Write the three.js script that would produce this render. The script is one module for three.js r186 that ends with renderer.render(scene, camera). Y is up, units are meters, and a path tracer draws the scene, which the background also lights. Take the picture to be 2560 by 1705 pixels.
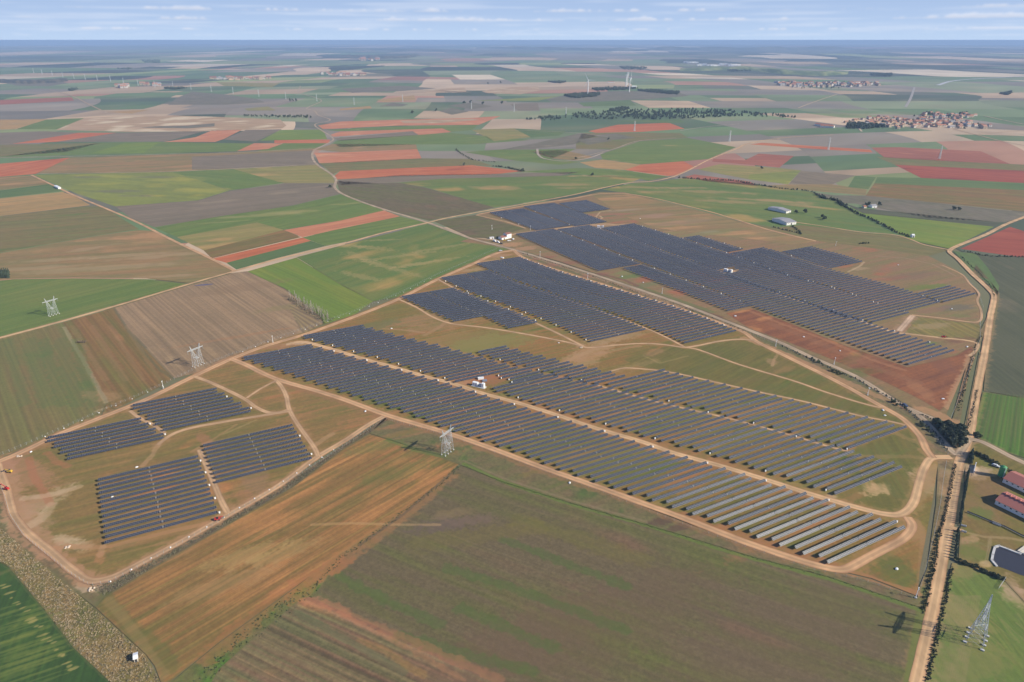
import * as THREE from 'three';
import { mergeGeometries } from 'three/addons/utils/BufferGeometryUtils.js';

// ------------------------------------------------------------------ camera, sky, sun, exposure
const PW = 2560, PH = 1705, FOC = 1707, CAMH = 250, PITCH = Math.atan((852.5 - 100) / FOC);
const scene = new THREE.Scene();
const camera = new THREE.PerspectiveCamera(2 * Math.atan(852.5 / FOC) * 180 / Math.PI, PW / PH, 1, 200000);
camera.position.set(0, CAMH, 0); camera.rotation.x = -PITCH;
const renderer = new THREE.WebGLRenderer();
renderer.toneMapping = THREE.LinearToneMapping;
renderer.toneMappingExposure = 1.26;
renderer.shadowMap.enabled = true;
const EL = 30 * Math.PI / 180, SUN = new THREE.Vector3(0.951 * Math.cos(EL), Math.sin(EL), 0.309 * Math.cos(EL)).normalize();
const sun = new THREE.DirectionalLight(new THREE.Color(1, 0.925, 0.76), 5.0);
sun.position.set(SUN.x * 3000, SUN.y * 3000, SUN.z * 3000 - 700); sun.target.position.set(0, 0, -700);
sun.castShadow = true; sun.shadow.mapSize.set(4096, 4096);
Object.assign(sun.shadow.camera, { left: -1200, right: 1200, top: 1200, bottom: -1200, near: 10, far: 8000 });
scene.add(sun, sun.target);
scene.fog = new THREE.FogExp2(new THREE.Color(0.47, 0.67, 1.0), 6.6e-5);

// ------------------------------------------------------------------ small maths
let seed = 12345;
function rnd() { seed = (seed * 1664525 + 1013904223) >>> 0; return seed / 4294967296; }
const rr = (a, b) => a + (b - a) * rnd();
const RT = new Float32Array(65536); for (let i = 0; i < 65536; i++) RT[i] = rnd();
function vn(x, y) {
  const xi = Math.floor(x), yi = Math.floor(y), fx = x - xi, fy = y - yi;
  const u = fx * fx * (3 - 2 * fx), v = fy * fy * (3 - 2 * fy);
  const x0 = xi & 255, x1 = (xi + 1) & 255, y0 = (yi & 255) << 8, y1 = ((yi + 1) & 255) << 8;
  const a = RT[y0 + x0], b = RT[y0 + x1], c = RT[y1 + x0], d = RT[y1 + x1];
  return a + (b - a) * u + (c - a + (a - b + d - c) * u) * v;
}
const fbm = (x, y) => vn(x, y) * 0.5 + vn(x * 2.1 + 17, y * 2.1 + 5) * 0.3 + vn(x * 4.3 + 31, y * 4.3 + 47) * 0.2;
const ss = (a, b, x) => { x = (x - a) / (b - a); x = x < 0 ? 0 : x > 1 ? 1 : x; return x * x * (3 - 2 * x); };
const lin = c => { c /= 255; return c <= 0.04045 ? c / 12.92 : ((c + 0.055) / 1.055) ** 2.4; };
const ALB = 0.86;                                            // ground colours below are read as seen in full light
const SR = new Uint8Array(256);
for (let i = 0; i < 256; i++) { const l = lin(i) * ALB; SR[i] = Math.round(255 * (l <= 0.0031308 ? 12.92 * l : 1.055 * l ** (1 / 2.4) - 0.055)); }
const col = (r, g, b, k = ALB) => new THREE.Color().setRGB(lin(r) * k, lin(g) * k, lin(b) * k);
// pixel of the photograph -> point of the ground (x, z)
const SP = Math.sin(PITCH), CP = Math.cos(PITCH);
function G(px, py, h = 0) {
  const u = (px - PW / 2) / FOC, v = (PH / 2 - py) / FOC, dy = -SP + v * CP, t = -(CAMH - h) / dy;
  return [u * t, (-CP - v * SP) * t];
}
const pts = s => s.trim().split(/\s+/).map(q => { const [a, b] = q.split(',').map(Number); return G(a, b); });
const dist = (x, z) => Math.hypot(x, z);
const lift = (lvl, x, z) => lvl * 0.006 * (1 + dist(x, z) / 400);   // sheets laid one above the other

// ------------------------------------------------------------------ naming
const used = {};
function numbered(n) { const k = used[n] = (used[n] ?? -1) + 1; return k ? n + '_' + String(k).padStart(3, '0') : n; }
function tag(o, label, category, group) { o.userData.label = label; o.userData.category = category; if (group) o.userData.group = group; return o; }
function top(o, name) { o.name = numbered(name); scene.add(o); return o; }
function base(name, x, y, z, turn = 0) { const g = new THREE.Group(); g.position.set(x, y, z); g.rotation.y = turn; return top(g, name); }
function part(name, geo, mat, parent) { const m = new THREE.Mesh(geo, mat); m.name = name; m.castShadow = m.receiveShadow = true; parent.add(m); return m; }
function struct(name, geo, mat) { const m = new THREE.Mesh(geo, mat); m.castShadow = m.receiveShadow = true; m.userData.kind = 'structure'; return top(m, name); }
const std = (c, rough = 0.9, o = {}) => new THREE.MeshStandardMaterial({ color: c, roughness: rough, ...o });

// ------------------------------------------------------------------ sky (float equirectangular, clouds as a layer seen towards the horizon)
{
  const w = 4096, h = 2048, d = new Float32Array(w * h * 4);
  const hz = [0.42, 0.54, 0.72], md = [0.33, 0.45, 0.68], zn = [0.045, 0.11, 0.31];
  for (let j = 0; j < h; j++) {
    const el = ((j + 0.5) / h - 0.5) * Math.PI, e = Math.max(el, 0);
    const a = 1 - Math.exp(-e / 0.055), b = 1 - Math.exp(-e / 0.30);
    const r = [0, 1, 2].map(k => { const lo = hz[k] + (md[k] - hz[k]) * a; return lo + (zn[k] - lo) * b; });
    for (let i = 0; i < w; i++) {
      let c0 = r[0], c1 = r[1], c2 = r[2];
      if (el > 0.004 && el < 0.9) {
        const az = (i + 0.5) / w * 2 * Math.PI - Math.PI, dd = 1 / Math.tan(el + 0.003), X = Math.cos(az) * dd, Z = Math.sin(az) * dd;
        // thin high streaks
        const st = fbm(X * 0.35 + 9, Z * 0.35 + 3) * 0.6 + vn(az * 9, el * 260) * 0.4;
        const k1 = 0.38 * ss(0.46, 0.74, st) * ss(0.9, 0.2, el);
        // small cumulus with flat bases: each band of height has its own puffs
        let k2 = 0, br = 1;
        for (const [e0, hh, sc, th] of [[0.012, 0.003, 48, 0.56], [0.0235, 0.0052, 34, 0.55], [0.0345, 0.0055, 27, 0.56], [0.050, 0.0065, 22, 0.52], [0.062, 0.007, 19, 0.51], [0.085, 0.01, 12, 0.55]]) {
          const big = vn(az * sc * 0.3 + e0 * 900, e0 * 300 + 3), puff = vn(az * sc + e0 * 500, e0 * 77) * 0.55 + vn(az * sc * 3.1, e0 * 99 + 8) * 0.3 + vn(az * sc * 8.7, e0 * 55 + 2) * 0.15;
          const tall = (puff * 0.75 + big * 0.45 - th) * 3.2, up = (el - e0) / hh;
          if (tall > 0 && up > -0.3 && up < tall) { const q = ss(-0.3, 0.05, up) * ss(tall, tall * 0.45, up) * Math.min(1, tall * 1.6) * (0.6 + 0.4 * vn(az * 160, el * 420)); if (q > k2) { k2 = q; br = 0.86 + 0.24 * Math.min(1, Math.max(0, up / Math.max(tall, 0.2))); } }
        }
        k2 *= 0.75;
        c0 += (0.58 - c0) * k1; c1 += (0.64 - c1) * k1; c2 += (0.76 - c2) * k1;
        c0 += (0.66 * br - c0) * k2; c1 += (0.68 * br - c1) * k2; c2 += (0.76 * br - c2) * k2;
      }
      const o = (j * w + i) * 4; d[o] = c0; d[o + 1] = c1; d[o + 2] = c2; d[o + 3] = 1;
    }
  }
  const t = new THREE.DataTexture(d, w, h, THREE.RGBAFormat, THREE.FloatType);
  t.mapping = THREE.EquirectangularReflectionMapping; t.magFilter = t.minFilter = THREE.LinearFilter; t.needsUpdate = true;
  scene.background = t; scene.environment = t;
}

// ------------------------------------------------------------------ ground colours
// [base, second, accent], share of second, share of accent, streak length and width, patch size, strength of drill lines, grain
const T = {
  fallow:  { c: [[108, 96, 72], [100, 102, 58], [120, 97, 76]], s: 0.36, a: 0.22, L: [90, 7], p: 70, l: 0.05, g: 0.16 },
  redstripe: { c: [[128, 101, 80], [108, 104, 72], [166, 116, 84]], s: 0.45, a: 0.3, L: [240, 2.6], p: 60, l: 0.2, g: 0.2 },
  stubble: { c: [[146, 112, 72], [118, 106, 62], [172, 128, 84]], s: 0.46, a: 0.36, L: [60, 2.2], p: 55, l: 0.14, g: 0.12 },
  scrub:   { c: [[138, 116, 80], [108, 106, 62], [156, 136, 98]], s: 0.46, a: 0.3, L: [12, 5], p: 22, l: 0, g: 0.3 },
  wheat:   { c: [[58, 80, 40], [72, 92, 44], [110, 116, 58]], s: 0.4, a: 0.18, L: [60, 5], p: 45, l: 0.1, g: 0.1 },
  verge:   { c: [[108, 104, 70], [122, 104, 78], [84, 100, 54]], s: 0.45, a: 0.25, L: [25, 5], p: 18, l: 0, g: 0.2 },
  ditch:   { c: [[108, 94, 76], [92, 86, 64], [126, 108, 84]], s: 0.4, a: 0.25, L: [20, 3], p: 14, l: 0, g: 0.24 },
  farmw:   { c: [[146, 116, 76], [118, 108, 62], [172, 124, 82]], s: 0.48, a: 0.22, L: [50, 4], p: 45, l: 0.06, g: 0.12 },
  farmc:   { c: [[122, 112, 62], [150, 112, 70], [100, 104, 50]], s: 0.44, a: 0.22, L: [60, 3], p: 40, l: 0.05, g: 0.12 },
  farmu:   { c: [[142, 114, 84], [128, 116, 78], [158, 106, 78]], s: 0.45, a: 0.2, L: [70, 6], p: 55, l: 0.04, g: 0.1 },
  meadow:  { c: [[106, 102, 54], [122, 108, 62], [94, 102, 46]], s: 0.42, a: 0.2, L: [40, 6], p: 45, l: 0.06, g: 0.1 },
  darkred: { c: [[140, 94, 64], [116, 78, 56], [182, 132, 88]], s: 0.42, a: 0.3, L: [60, 5], p: 35, l: 0.05, g: 0.14 },
  olive:   { c: [[116, 113, 70], [128, 111, 74], [98, 112, 62]], s: 0.45, a: 0.25, L: [120, 7], p: 60, l: 0.07, g: 0.1 },
  ochre:   { c: [[134, 104, 68], [112, 106, 60], [156, 118, 80]], s: 0.42, a: 0.2, L: [120, 4], p: 50, l: 0.1, g: 0.1 },
  plough:  { c: [[154, 130, 102], [138, 118, 92], [166, 142, 110]], s: 0.45, a: 0.25, L: [160, 5], p: 60, l: 0.1, g: 0.1 },
  green:   { c: [[103, 118, 62], [122, 125, 70], [156, 141, 90]], s: 0.36, a: 0.14, L: [110, 9], p: 85, l: 0.06, g: 0.08 },
  greenp:  { c: [[98, 115, 62], [120, 121, 68], [168, 142, 90]], s: 0.42, a: 0.28, L: [130, 14], p: 75, l: 0.05, g: 0.08 },
  bright:  { c: [[111, 127, 58], [130, 134, 64], [150, 140, 74]], s: 0.4, a: 0.1, L: [100, 9], p: 80, l: 0.06, g: 0.08 },
  deep:    { c: [[92, 110, 66], [106, 116, 70], [128, 122, 76]], s: 0.4, a: 0.12, L: [130, 10], p: 90, l: 0.06, g: 0.07 },
  tan:     { c: [[176, 142, 98], [156, 134, 92], [192, 152, 106]], s: 0.45, a: 0.2, L: [120, 8], p: 60, l: 0.07, g: 0.08 },
  tangreen:{ c: [[148, 134, 86], [128, 126, 74], [174, 146, 98]], s: 0.45, a: 0.28, L: [120, 9], p: 60, l: 0.06, g: 0.08 },
  brown:   { c: [[150, 122, 86], [128, 118, 78], [172, 136, 98]], s: 0.45, a: 0.3, L: [110, 10], p: 70, l: 0.06, g: 0.08 },
  mauve:   { c: [[130, 116, 98], [120, 109, 90], [144, 129, 108]], s: 0.45, a: 0.2, L: [140, 12], p: 80, l: 0.05, g: 0.07 },
  red:     { c: [[174, 104, 70], [188, 124, 88], [154, 90, 62]], s: 0.42, a: 0.22, L: [160, 9], p: 70, l: 0.06, g: 0.07 },
  pinkred: { c: [[190, 136, 104], [178, 118, 88], [204, 158, 124]], s: 0.45, a: 0.25, L: [160, 12], p: 80, l: 0.05, g: 0.07 },
  maroon:  { c: [[140, 74, 56], [156, 88, 66], [122, 64, 50]], s: 0.42, a: 0.25, L: [160, 10], p: 70, l: 0.05, g: 0.07 },
  rosy:    { c: [[156, 102, 82], [144, 92, 74], [170, 116, 92]], s: 0.45, a: 0.2, L: [160, 12], p: 80, l: 0.05, g: 0.07 },
  pale:    { c: [[180, 152, 124], [166, 142, 112], [216, 198, 170]], s: 0.45, a: 0.4, L: [90, 20], p: 90, l: 0.02, g: 0.07 },
  yellow:  { c: [[136, 138, 72], [120, 124, 70], [160, 150, 76]], s: 0.42, a: 0.26, L: [100, 14], p: 70, l: 0.04, g: 0.08 },
  scrubg:  { c: [[122, 112, 96], [108, 104, 84], [138, 126, 104]], s: 0.45, a: 0.2, L: [30, 14], p: 40, l: 0, g: 0.16 },
  greyg:   { c: [[92, 92, 70], [82, 84, 62], [106, 100, 78]], s: 0.45, a: 0.2, L: [120, 8], p: 70, l: 0.06, g: 0.08 },
  stripeg: { c: [[82, 108, 46], [96, 104, 58], [72, 100, 40]], s: 0.46, a: 0.2, L: [400, 4.5], p: 60, l: 0.2, g: 0.08 },
  vine:    { c: [[140, 122, 74], [118, 112, 66], [158, 134, 84]], s: 0.5, a: 0.2, L: [300, 3.4], p: 40, l: 0.1, g: 0.1 },
  gverge:  { c: [[106, 108, 64], [122, 106, 76], [84, 112, 50]], s: 0.4, a: 0.3, L: [20, 5], p: 18, l: 0, g: 0.22 },
  weed:    { c: [[60, 68, 42], [80, 82, 52], [46, 54, 36]], s: 0.45, a: 0.3, L: [10, 3], p: 9, l: 0, g: 0.3 },
  barnyard:{ c: [[128, 106, 68], [112, 110, 56], [150, 120, 82]], s: 0.42, a: 0.25, L: [20, 9], p: 22, l: 0, g: 0.14 },
  earth:   { c: [[176, 124, 84], [162, 112, 76], [192, 146, 104]], s: 0.45, a: 0.25, L: [30, 6], p: 24, l: 0, g: 0.1 },
};
function colour(t, x, z, a, b, out) {
  const n1 = fbm(x / t.p + 3, z / t.p + 7), st = vn(a / t.L[0] + 11, b / t.L[1]) * 0.55 + vn(a / (t.L[0] * 0.37), b / (t.L[1] * 0.41) + 50) * 0.45;
  const m = ss(1 - t.s - 0.30, 1 - t.s + 0.26, n1 * 0.42 + st * 0.58);
  const n2 = fbm(x / (t.p * 0.8) + 57, z / (t.p * 0.8) + 91) * 0.6 + vn(a / (t.L[0] * 0.7) + 71, b / (t.L[1] * 1.6) + 13) * 0.4;
  const q = 0.9 * ss(0.80 - t.a * 0.75, 1.0 - t.a * 0.75, n2);
  let f = 1 + (vn(x * 2.3, z * 2.3) * 0.5 + vn(x * 0.7 + 40, z * 0.7) * 0.5 - 0.5) * t.g * 1.5;
  if (t.l) f *= 1 + (vn(b / 1.35, a / 260 + 5) - 0.5) * t.l * 1.6 + (vn(b / 0.62 + 90, a / 140) - 0.5) * t.l;
  const [c0, c1, c2] = t.c;
  for (let k = 0; k < 3; k++) { let v = c0[k] + (c1[k] - c0[k]) * m; v += (c2[k] - v) * q; out[k] = v * f; }
  const L = out[0] * 0.3 + out[1] * 0.59 + out[2] * 0.11; for (let k = 0; k < 3; k++) out[k] = L + (out[k] - L) * 1.24;   // full dry-weather colour of soil and crop
}
// marks worn or spread on the ground: strokes [points, width m, colour, strength] and blots [x, y, radii m, turn, colour, strength]
const strokes = [], blots = [];
const DIRT = [196, 152, 112], PALE = [208, 176, 138], RUST = [176, 112, 74], GREENM = [84, 112, 44], WET = [86, 82, 60], STRAW = [178, 150, 98];
const stroke = (s, w, c, a, rag = 0.5) => strokes.push({ p: pts(s), w, c, a, rag });
const blot = (x, y, ra, rb, deg, c, a, rag = 0.6) => { const [X, Z] = G(x, y); blots.push({ X, Z, ra, rb, t: deg * Math.PI / 180, c, a, rag }); };

// ------------------------------------------------------------------ marks
stroke('1197,536 1252,525 1325,512 1434,496 1500,484', 5, DIRT, .6);
// left blocks: worn turning places and soil heaps
blot(60, 1180, 34, 13, 30, [178, 128, 92], .75); blot(95, 1262, 10, 24, 20, PALE, .55); blot(70, 1262, 12, 12, 0, [176, 134, 98], .6);
stroke('0,1162 14,1195 25,1235 45,1292 72,1330 128,1378', 15, [186, 140, 102], .75, .8); stroke('128,1378 182,1425 226,1452 255,1450', 9, [186, 138, 100], .7, .8); stroke('277,1445 347,1410 438,1362 548,1300 694,1216 796,1141', 8.5, [184, 136, 98], .55, .9); stroke('-6,1153 55,1127 146,1083 256,1040 365,996 486,938 577,896', 9, [182, 134, 94], .5, .9); blot(222, 1468, 9, 5, 20, [208, 174, 140], .8); stroke('52,1135 30,1150 10,1165', 14, [178, 128, 94], .6); stroke('72,1146 84,1190 112,1235 128,1262', 5, [176, 112, 74], .6); stroke('60,1246 110,1240 150,1232 195,1218', 6, PALE, .5);
stroke('118,1132 140,1155 170,1166', 5, [178, 112, 76], .5); stroke('128,1264 112,1288 80,1312', 8, PALE, .55); blot(90, 1302, 16, 8, 40, [190, 150, 112], .5);
blot(168, 1350, 10, 5, 10, PALE, .7); blot(190, 1362, 14, 5, 20, PALE, .55); stroke('130,1372 170,1366 230,1368 278,1366 330,1352 420,1330 520,1308', 4, [188, 136, 92], .55);
stroke('258,1366 250,1390', 4, DIRT, .4); blot(250, 1392, 6, 3, 60, [196, 130, 84], .6);
blot(512, 1102, 16, 5, 50, [180, 118, 84], .6); stroke('480,1128 530,1100 590,1062', 3, [184, 138, 92], .5); stroke('560,1085 600,1068 640,1050', 2.5, STRAW, .45);
blot(640, 1205, 22, 9, 60, [158, 122, 96], .45); blot(610, 1240, 10, 6, 40, [182, 124, 86], .45); stroke('395,1112 380,1140 356,1164', 4, DIRT, .55);
stroke('620,1265 560,1285 545,1302', 6, DIRT, .4); stroke('780,1118 830,1085', 5, DIRT, .5); blot(430, 1330, 40, 5, 152, [168, 122, 80], .35);
for (let i = 0; i < 26; i++) blot(rr(20, 560), rr(1110, 1420), rr(5, 22), rr(1.2, 3), rr(135, 165), rnd() < .5 ? [110, 106, 58] : [176, 130, 84], .35);
// strips between the panel rows: bare red-brown soil, elsewhere green grass
for (let i = 0; i < 90; i++) { const t = rnd(); blot(700 + t * 1350 + rr(-130, 190), 900 + t * 400 + rr(-60, 60), rr(16, 60), rr(2, 6), 152.8 + rr(-3, 3), rnd() < .52 ? [176, 120, 76] : [98, 108, 44], rr(.3, .62)); }
for (let i = 0; i < 60; i++) { const t = rnd(); blot(1250 + t * 900 + rr(-60, 60), 930 + t * 190 + rr(-40, 40), rr(12, 50), rr(2, 5), 152.8, rnd() < .5 ? [176, 124, 80] : [104, 112, 48], rr(.3, .6)); }
blot(1180, 945, 26, 14, 152, [172, 112, 74], .85, .4); blot(1235, 950, 18, 10, 152, [166, 106, 72], .75, .5); blot(1150, 958, 12, 7, 152, [190, 142, 102], .6);
blot(640, 885, 26, 7, 160, [160, 112, 80], .7); blot(745, 858, 9, 4, 170, [236, 222, 200], .9, .5); blot(700, 866, 20, 8, 160, [172, 122, 86], .7); blot(715, 956, 4, 2.4, 170, [236, 224, 204], .95, .3);
stroke('821,876 910,903 980,922 1061,946 1136,966 1197,987 1300,1016 1389,1044 1497,1081 1600,1112 1685,1141 1793,1171 1882,1198 2065,1256', 9, [168, 112, 72], .55, .8);
stroke('1300,1001 1389,1028 1497,1062 1600,1092 1685,1120 1793,1150 1910,1184', 7, [172, 116, 76], .55, .8);
stroke('700,958 860,1008 970,1048 1106,1088 1215,1124 1361,1180 1507,1231 1617,1271 1700,1306 1882,1370', 6, [150, 108, 72], .5, .9);
stroke('1700,1285 1800,1320 1900,1352 2000,1385 2075,1412', 7, [170, 110, 72], .6, .9);
stroke('850,975 970,1012 1080,1052', 4, [88, 104, 40], .55, .8); stroke('1240,1100 1400,1160', 4, [92, 106, 44], .4, .9);
// earth between upper blocks
blot(1100, 815, 45, 14, 155, [170, 128, 88], .55); blot(1040, 800, 40, 16, 150, [166, 126, 88], .6); blot(940, 812, 30, 10, 150, [104, 112, 60], .7); blot(1130, 850, 50, 20, 152, [150, 128, 74], .5);
stroke('1062,838 1100,818 1118,800', 5, [182, 138, 100], .5); stroke('960,822 1020,826 1060,832', 3, [186, 142, 104], .5); blot(1230, 858, 50, 22, 150, [138, 130, 66], .75); blot(1180, 862, 40, 14, 150, [140, 128, 66], .7);
stroke('1090,862 1200,895 1290,913 1330,926 1395,941 1494,966', 5, [176, 124, 82], .55, .9);
blot(1470, 888, 40, 16, 120, [184, 142, 98], .75); blot(1430, 898, 24, 9, 130, [178, 136, 94], .6); stroke('1390,915 1440,892 1490,872 1530,866', 6, [186, 144, 102], .5); stroke('1490,885 1570,868 1600,866', 5, [182, 140, 100], .5);
blot(1520, 846, 36, 12, 150, [172, 138, 96], .7); blot(1560, 840, 30, 10, 150, [178, 142, 100], .6); blot(1640, 880, 14, 6, 140, [176, 128, 90], .5); stroke('1610,890 1650,908 1720,890', 2.5, STRAW, .4);
blot(1590, 915, 30, 6, 150, [164, 134, 84], .5); blot(1930, 905, 9, 5, 100, [182, 138, 98], .6); stroke('1945,885 1935,900 1930,915', 3, DIRT, .5); blot(1960, 925, 14, 5, 150, [166, 124, 80], .5);
blot(1500, 1000, 1, 1, 0, DIRT, 0);
blot(2195, 1225, 12, 6, 150, [206, 168, 120], .8, .9); blot(2175, 1212, 7, 5, 60, [200, 160, 112], .6, .9); stroke('2230,1080 2300,1110 2312,1135', 6, [168, 132, 84], .5, .9); stroke('2120,1140 2200,1142 2310,1142', 5, [164, 130, 84], .5, .9);
for (let i = 0; i < 40; i++) blot(rr(2080, 2300), rr(1060, 1230), rr(8, 26), rr(1, 3.4), rr(95, 110), rnd() < .5 ? [118, 106, 56] : [92, 104, 44], .35);
for (let i = 0; i < 30; i++) blot(rr(1700, 2200), rr(880, 1020), rr(10, 50), rr(2, 6), rr(130, 165), rnd() < .5 ? [126, 104, 62] : [92, 104, 44], .35);
blot(2320, 1210, 16, 9, 80, [190, 156, 116], .65); blot(2330, 1180, 9, 16, 80, [196, 160, 120], .5); blot(2340, 1195, 18, 10, 90, [168, 130, 86], .5); blot(2285, 1330, 8, 16, 0, [172, 132, 88], .5); stroke('2290,1300 2310,1330 2305,1400 2296,1490', 3.5, [166, 128, 82], .55); stroke('2105,1426 2160,1440 2220,1462 2290,1482', 5, [176, 122, 80], .75);
stroke('2270,1270 2310,1240 2330,1180', 4, [160, 132, 88], .4); blot(2230, 1420, 16, 10, 100, [82, 102, 40], .6); blot(2070, 1248, 9, 4, 150, [206, 172, 136], .8, .5); blot(2055, 1252, 8, 4, 150, [168, 106, 74], .7);
// upper right part
blot(1360, 645, 20, 6, 155, [150, 96, 70], .8); blot(1400, 660, 40, 9, 160, [146, 98, 72], .8); blot(1470, 690, 40, 7, 156, [150, 100, 74], .8);
stroke('1290,630 1340,645 1400,664 1480,692 1560,716 1640,745 1710,772', 7, [188, 142, 106], .6, .6); stroke('1500,684 1560,700 1640,735 1720,768 1800,792', 6, [122, 80, 62], .7, .8);
blot(1580, 690, 24, 9, 155, [106, 120, 62], .9, .5); blot(1565, 682, 18, 8, 155, [128, 128, 72], .8, .5); blot(1620, 712, 26, 7, 155, [118, 118, 72], .85, .5); stroke('1600,718 1700,752 1780,780', 7, [112, 114, 66], .85, .5);
blot(1275, 612, 24, 12, 150, [190, 140, 98], .9, .4); blot(1310, 622, 24, 10, 150, [186, 138, 100], .8, .5); blot(1240, 608, 10, 6, 150, [200, 160, 120], .7);
stroke('1860,846 1930,870 2010,905 2100,948 2190,988 2290,1030', 8, [186, 138, 96], .75, .7); stroke('2427,892 2420,925 2395,970 2372,1018', 9, [196, 146, 104], .7, .8); stroke('2300,1022 2350,1040 2395,1062', 12, [192, 142, 98], .75, .7);
stroke('1880,780 1960,812 2060,848 2180,900 2260,925', 5, [176, 124, 84], .6, .9); stroke('1930,810 2050,858 2180,915 2290,955', 10, [150, 104, 72], .45, .9); blot(2150, 905, 60, 8, 150, [156, 110, 76], .4); blot(2300, 975, 20, 8, 90, [178, 126, 86], .5);
blot(1545, 536, 30, 9, 165, [160, 108, 80], .75); blot(1520, 540, 20, 5, 160, [104, 112, 66], .7); blot(1570, 525, 40, 7, 160, [160, 142, 118], .6); blot(1640, 540, 40, 14, 160, [166, 128, 104], .6); stroke('1500,540 1506,545 1480,562', 3.4, PALE, .7); stroke('1527,526 1500,530 1488,545', 3, PALE, .7);
blot(1660, 585, 40, 8, 160, [136, 132, 72], .7); blot(1760, 585, 60, 10, 160, [128, 128, 72], .6); blot(1700, 556, 60, 16, 160, [168, 130, 102], .45); blot(1770, 580, 24, 5, 160, [172, 162, 150], .35); stroke('1650,582 1720,572 1775,560', 3, STRAW, .5);
blot(2330, 716, 26, 8, 165, [106, 122, 46], .85); blot(2290, 722, 20, 6, 165, [112, 118, 52], .7); blot(2280, 690, 50, 12, 160, [124, 96, 78], .5); blot(2230, 672, 40, 8, 160, [150, 104, 82], .45); blot(2150, 672, 14, 6, 160, [172, 142, 104], .8); stroke('2120,680 2150,665 2160,655', 3, PALE, .6);
stroke('2190,640 2260,645 2330,660 2390,690', 3, [168, 132, 108], .5); blot(2390, 770, 24, 9, 165, [110, 102, 86], .8); blot(2330, 775, 30, 7, 160, [150, 108, 84], .6); blot(2290, 805, 12, 6, 165, [112, 110, 60], .7); blot(2400, 790, 5, 14, 90, [112, 120, 62], .5);
blot(2330, 815, 22, 7, 165, [166, 140, 100], .7); blot(2350, 905, 30, 14, 90, [128, 84, 62], .5); blot(2400, 850, 20, 6, 160, [118, 78, 60], .6); blot(2330, 858, 8, 3, 160, [104, 120, 56], .8);
blot(1835, 677, 14, 5, 165, [206, 164, 124], .95, .4); blot(1852, 674, 10, 4, 165, [196, 158, 112], .8, .4); blot(1820, 680, 6, 3, 165, [168, 92, 56], .9, .3); blot(1495, 570, 12, 4, 165, [176, 124, 92], .9, .4); stroke('1280,586 1330,580 1440,566 1530,562', 9, [196, 152, 114], .7, .6); blot(1550, 562, 16, 5, 165, [200, 164, 130], .8);
blot(1250, 640, 18, 10, 150, [182, 138, 100], .8); blot(1215, 655, 24, 8, 150, [186, 146, 106], .7); blot(1140, 690, 24, 8, 150, [170, 140, 96], .6); blot(1180, 675, 20, 7, 150, [186, 150, 110], .7);
stroke('1300,650 1360,676 1440,702 1540,734 1620,760 1720,796 1800,824', 6, [190, 136, 92], .7, .6);
// patches in the fields
for (const [x, y, a, b, t] of [[930, 620, 36, 9, 20], [905, 645, 40, 8, 50], [960, 600, 30, 5, 170], [900, 690, 34, 8, 30], [1000, 640, 60, 7, 155], [1100, 620, 50, 7, 150], [960, 665, 70, 8, 40], [1040, 660, 40, 6, 150], [880, 615, 30, 8, 10], [1080, 655, 60, 6, 150]]) blot(x, y, a, b, t, [172, 148, 92], .55, .9);
for (const [x, y, a, b, t] of [[1250, 470, 60, 20, 10], [1400, 462, 60, 16, 0], [1420, 470, 50, 10, 0], [1500, 440, 60, 12, 0], [1600, 468, 60, 12, 5], [1640, 480, 60, 9, 5], [1780, 480, 90, 16, 10], [1850, 505, 70, 14, 12], [1900, 500, 90, 10, 14], [1960, 505, 60, 14, 25], [1720, 470, 60, 10, 0], [2010, 515, 40, 10, 30]]) blot(x, y, a, b, t, [176, 140, 92], .6, .9);
for (const [x, y, a, b, t] of [[300, 440, 60, 20, 10], [500, 475, 60, 24, 5], [430, 450, 60, 18, 0], [250, 460, 50, 14, 0]]) blot(x, y, a, b, t, [166, 156, 66], .5, .8);
for (const [x, y, a, b, t] of [[215, 443, 30, 9, 0], [300, 478, 60, 12, 0], [390, 443, 50, 9, 0], [340, 490, 40, 8, 0]]) blot(x, y, a, b, t, [116, 108, 88], .6, .9);
for (const [x, y, a, b, t] of [[640, 540, 70, 8, 165], [720, 530, 50, 10, 165], [680, 535, 60, 6, 165], [560, 555, 40, 5, 160], [860, 510, 30, 6, 160]]) blot(x, y, a, b, t, [164, 150, 90], .55, .9);
for (const [x, y, a, b, t] of [[130, 650, 60, 9, 165], [260, 670, 90, 12, 168], [400, 640, 60, 9, 160], [90, 670, 50, 9, 165], [300, 640, 70, 8, 165], [430, 690, 50, 6, 170], [230, 620, 40, 9, 140]]) blot(x, y, a, b, t, [176, 148, 108], .5, .9);
stroke('262,605 230,625 190,640 140,665 100,690', 5, [170, 138, 100], .4, .9);
blot(510, 712, 10, 3, 165, [80, 84, 130], .9, .4); blot(600, 720, 60, 16, 150, [140, 112, 80], .5); blot(700, 770, 30, 9, 150, [140, 126, 78], .5);
for (let i = 0; i < 10; i++) { const y = 770 + i * 4.6; stroke(`${742 + i * 2 - 20},${y - 10} ${822 - i * 7},${y + 38 - i * 2}`, 2.6, i % 2 ? [116, 100, 72] : [156, 136, 86], .55, .2); }
stroke('160,818 178,850 205,893 232,945 266,1006', 4, [170, 150, 112], .6); stroke('321,828 360,880 400,925 434,948', 3, [98, 96, 62], .6); stroke('285,772 300,795 321,828 365,870', 3, [104, 98, 70], .5); blot(258, 990, 9, 22, 110, [176, 136, 92], .6); stroke('242,1028 265,1020', 4, STRAW, .5);
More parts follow.
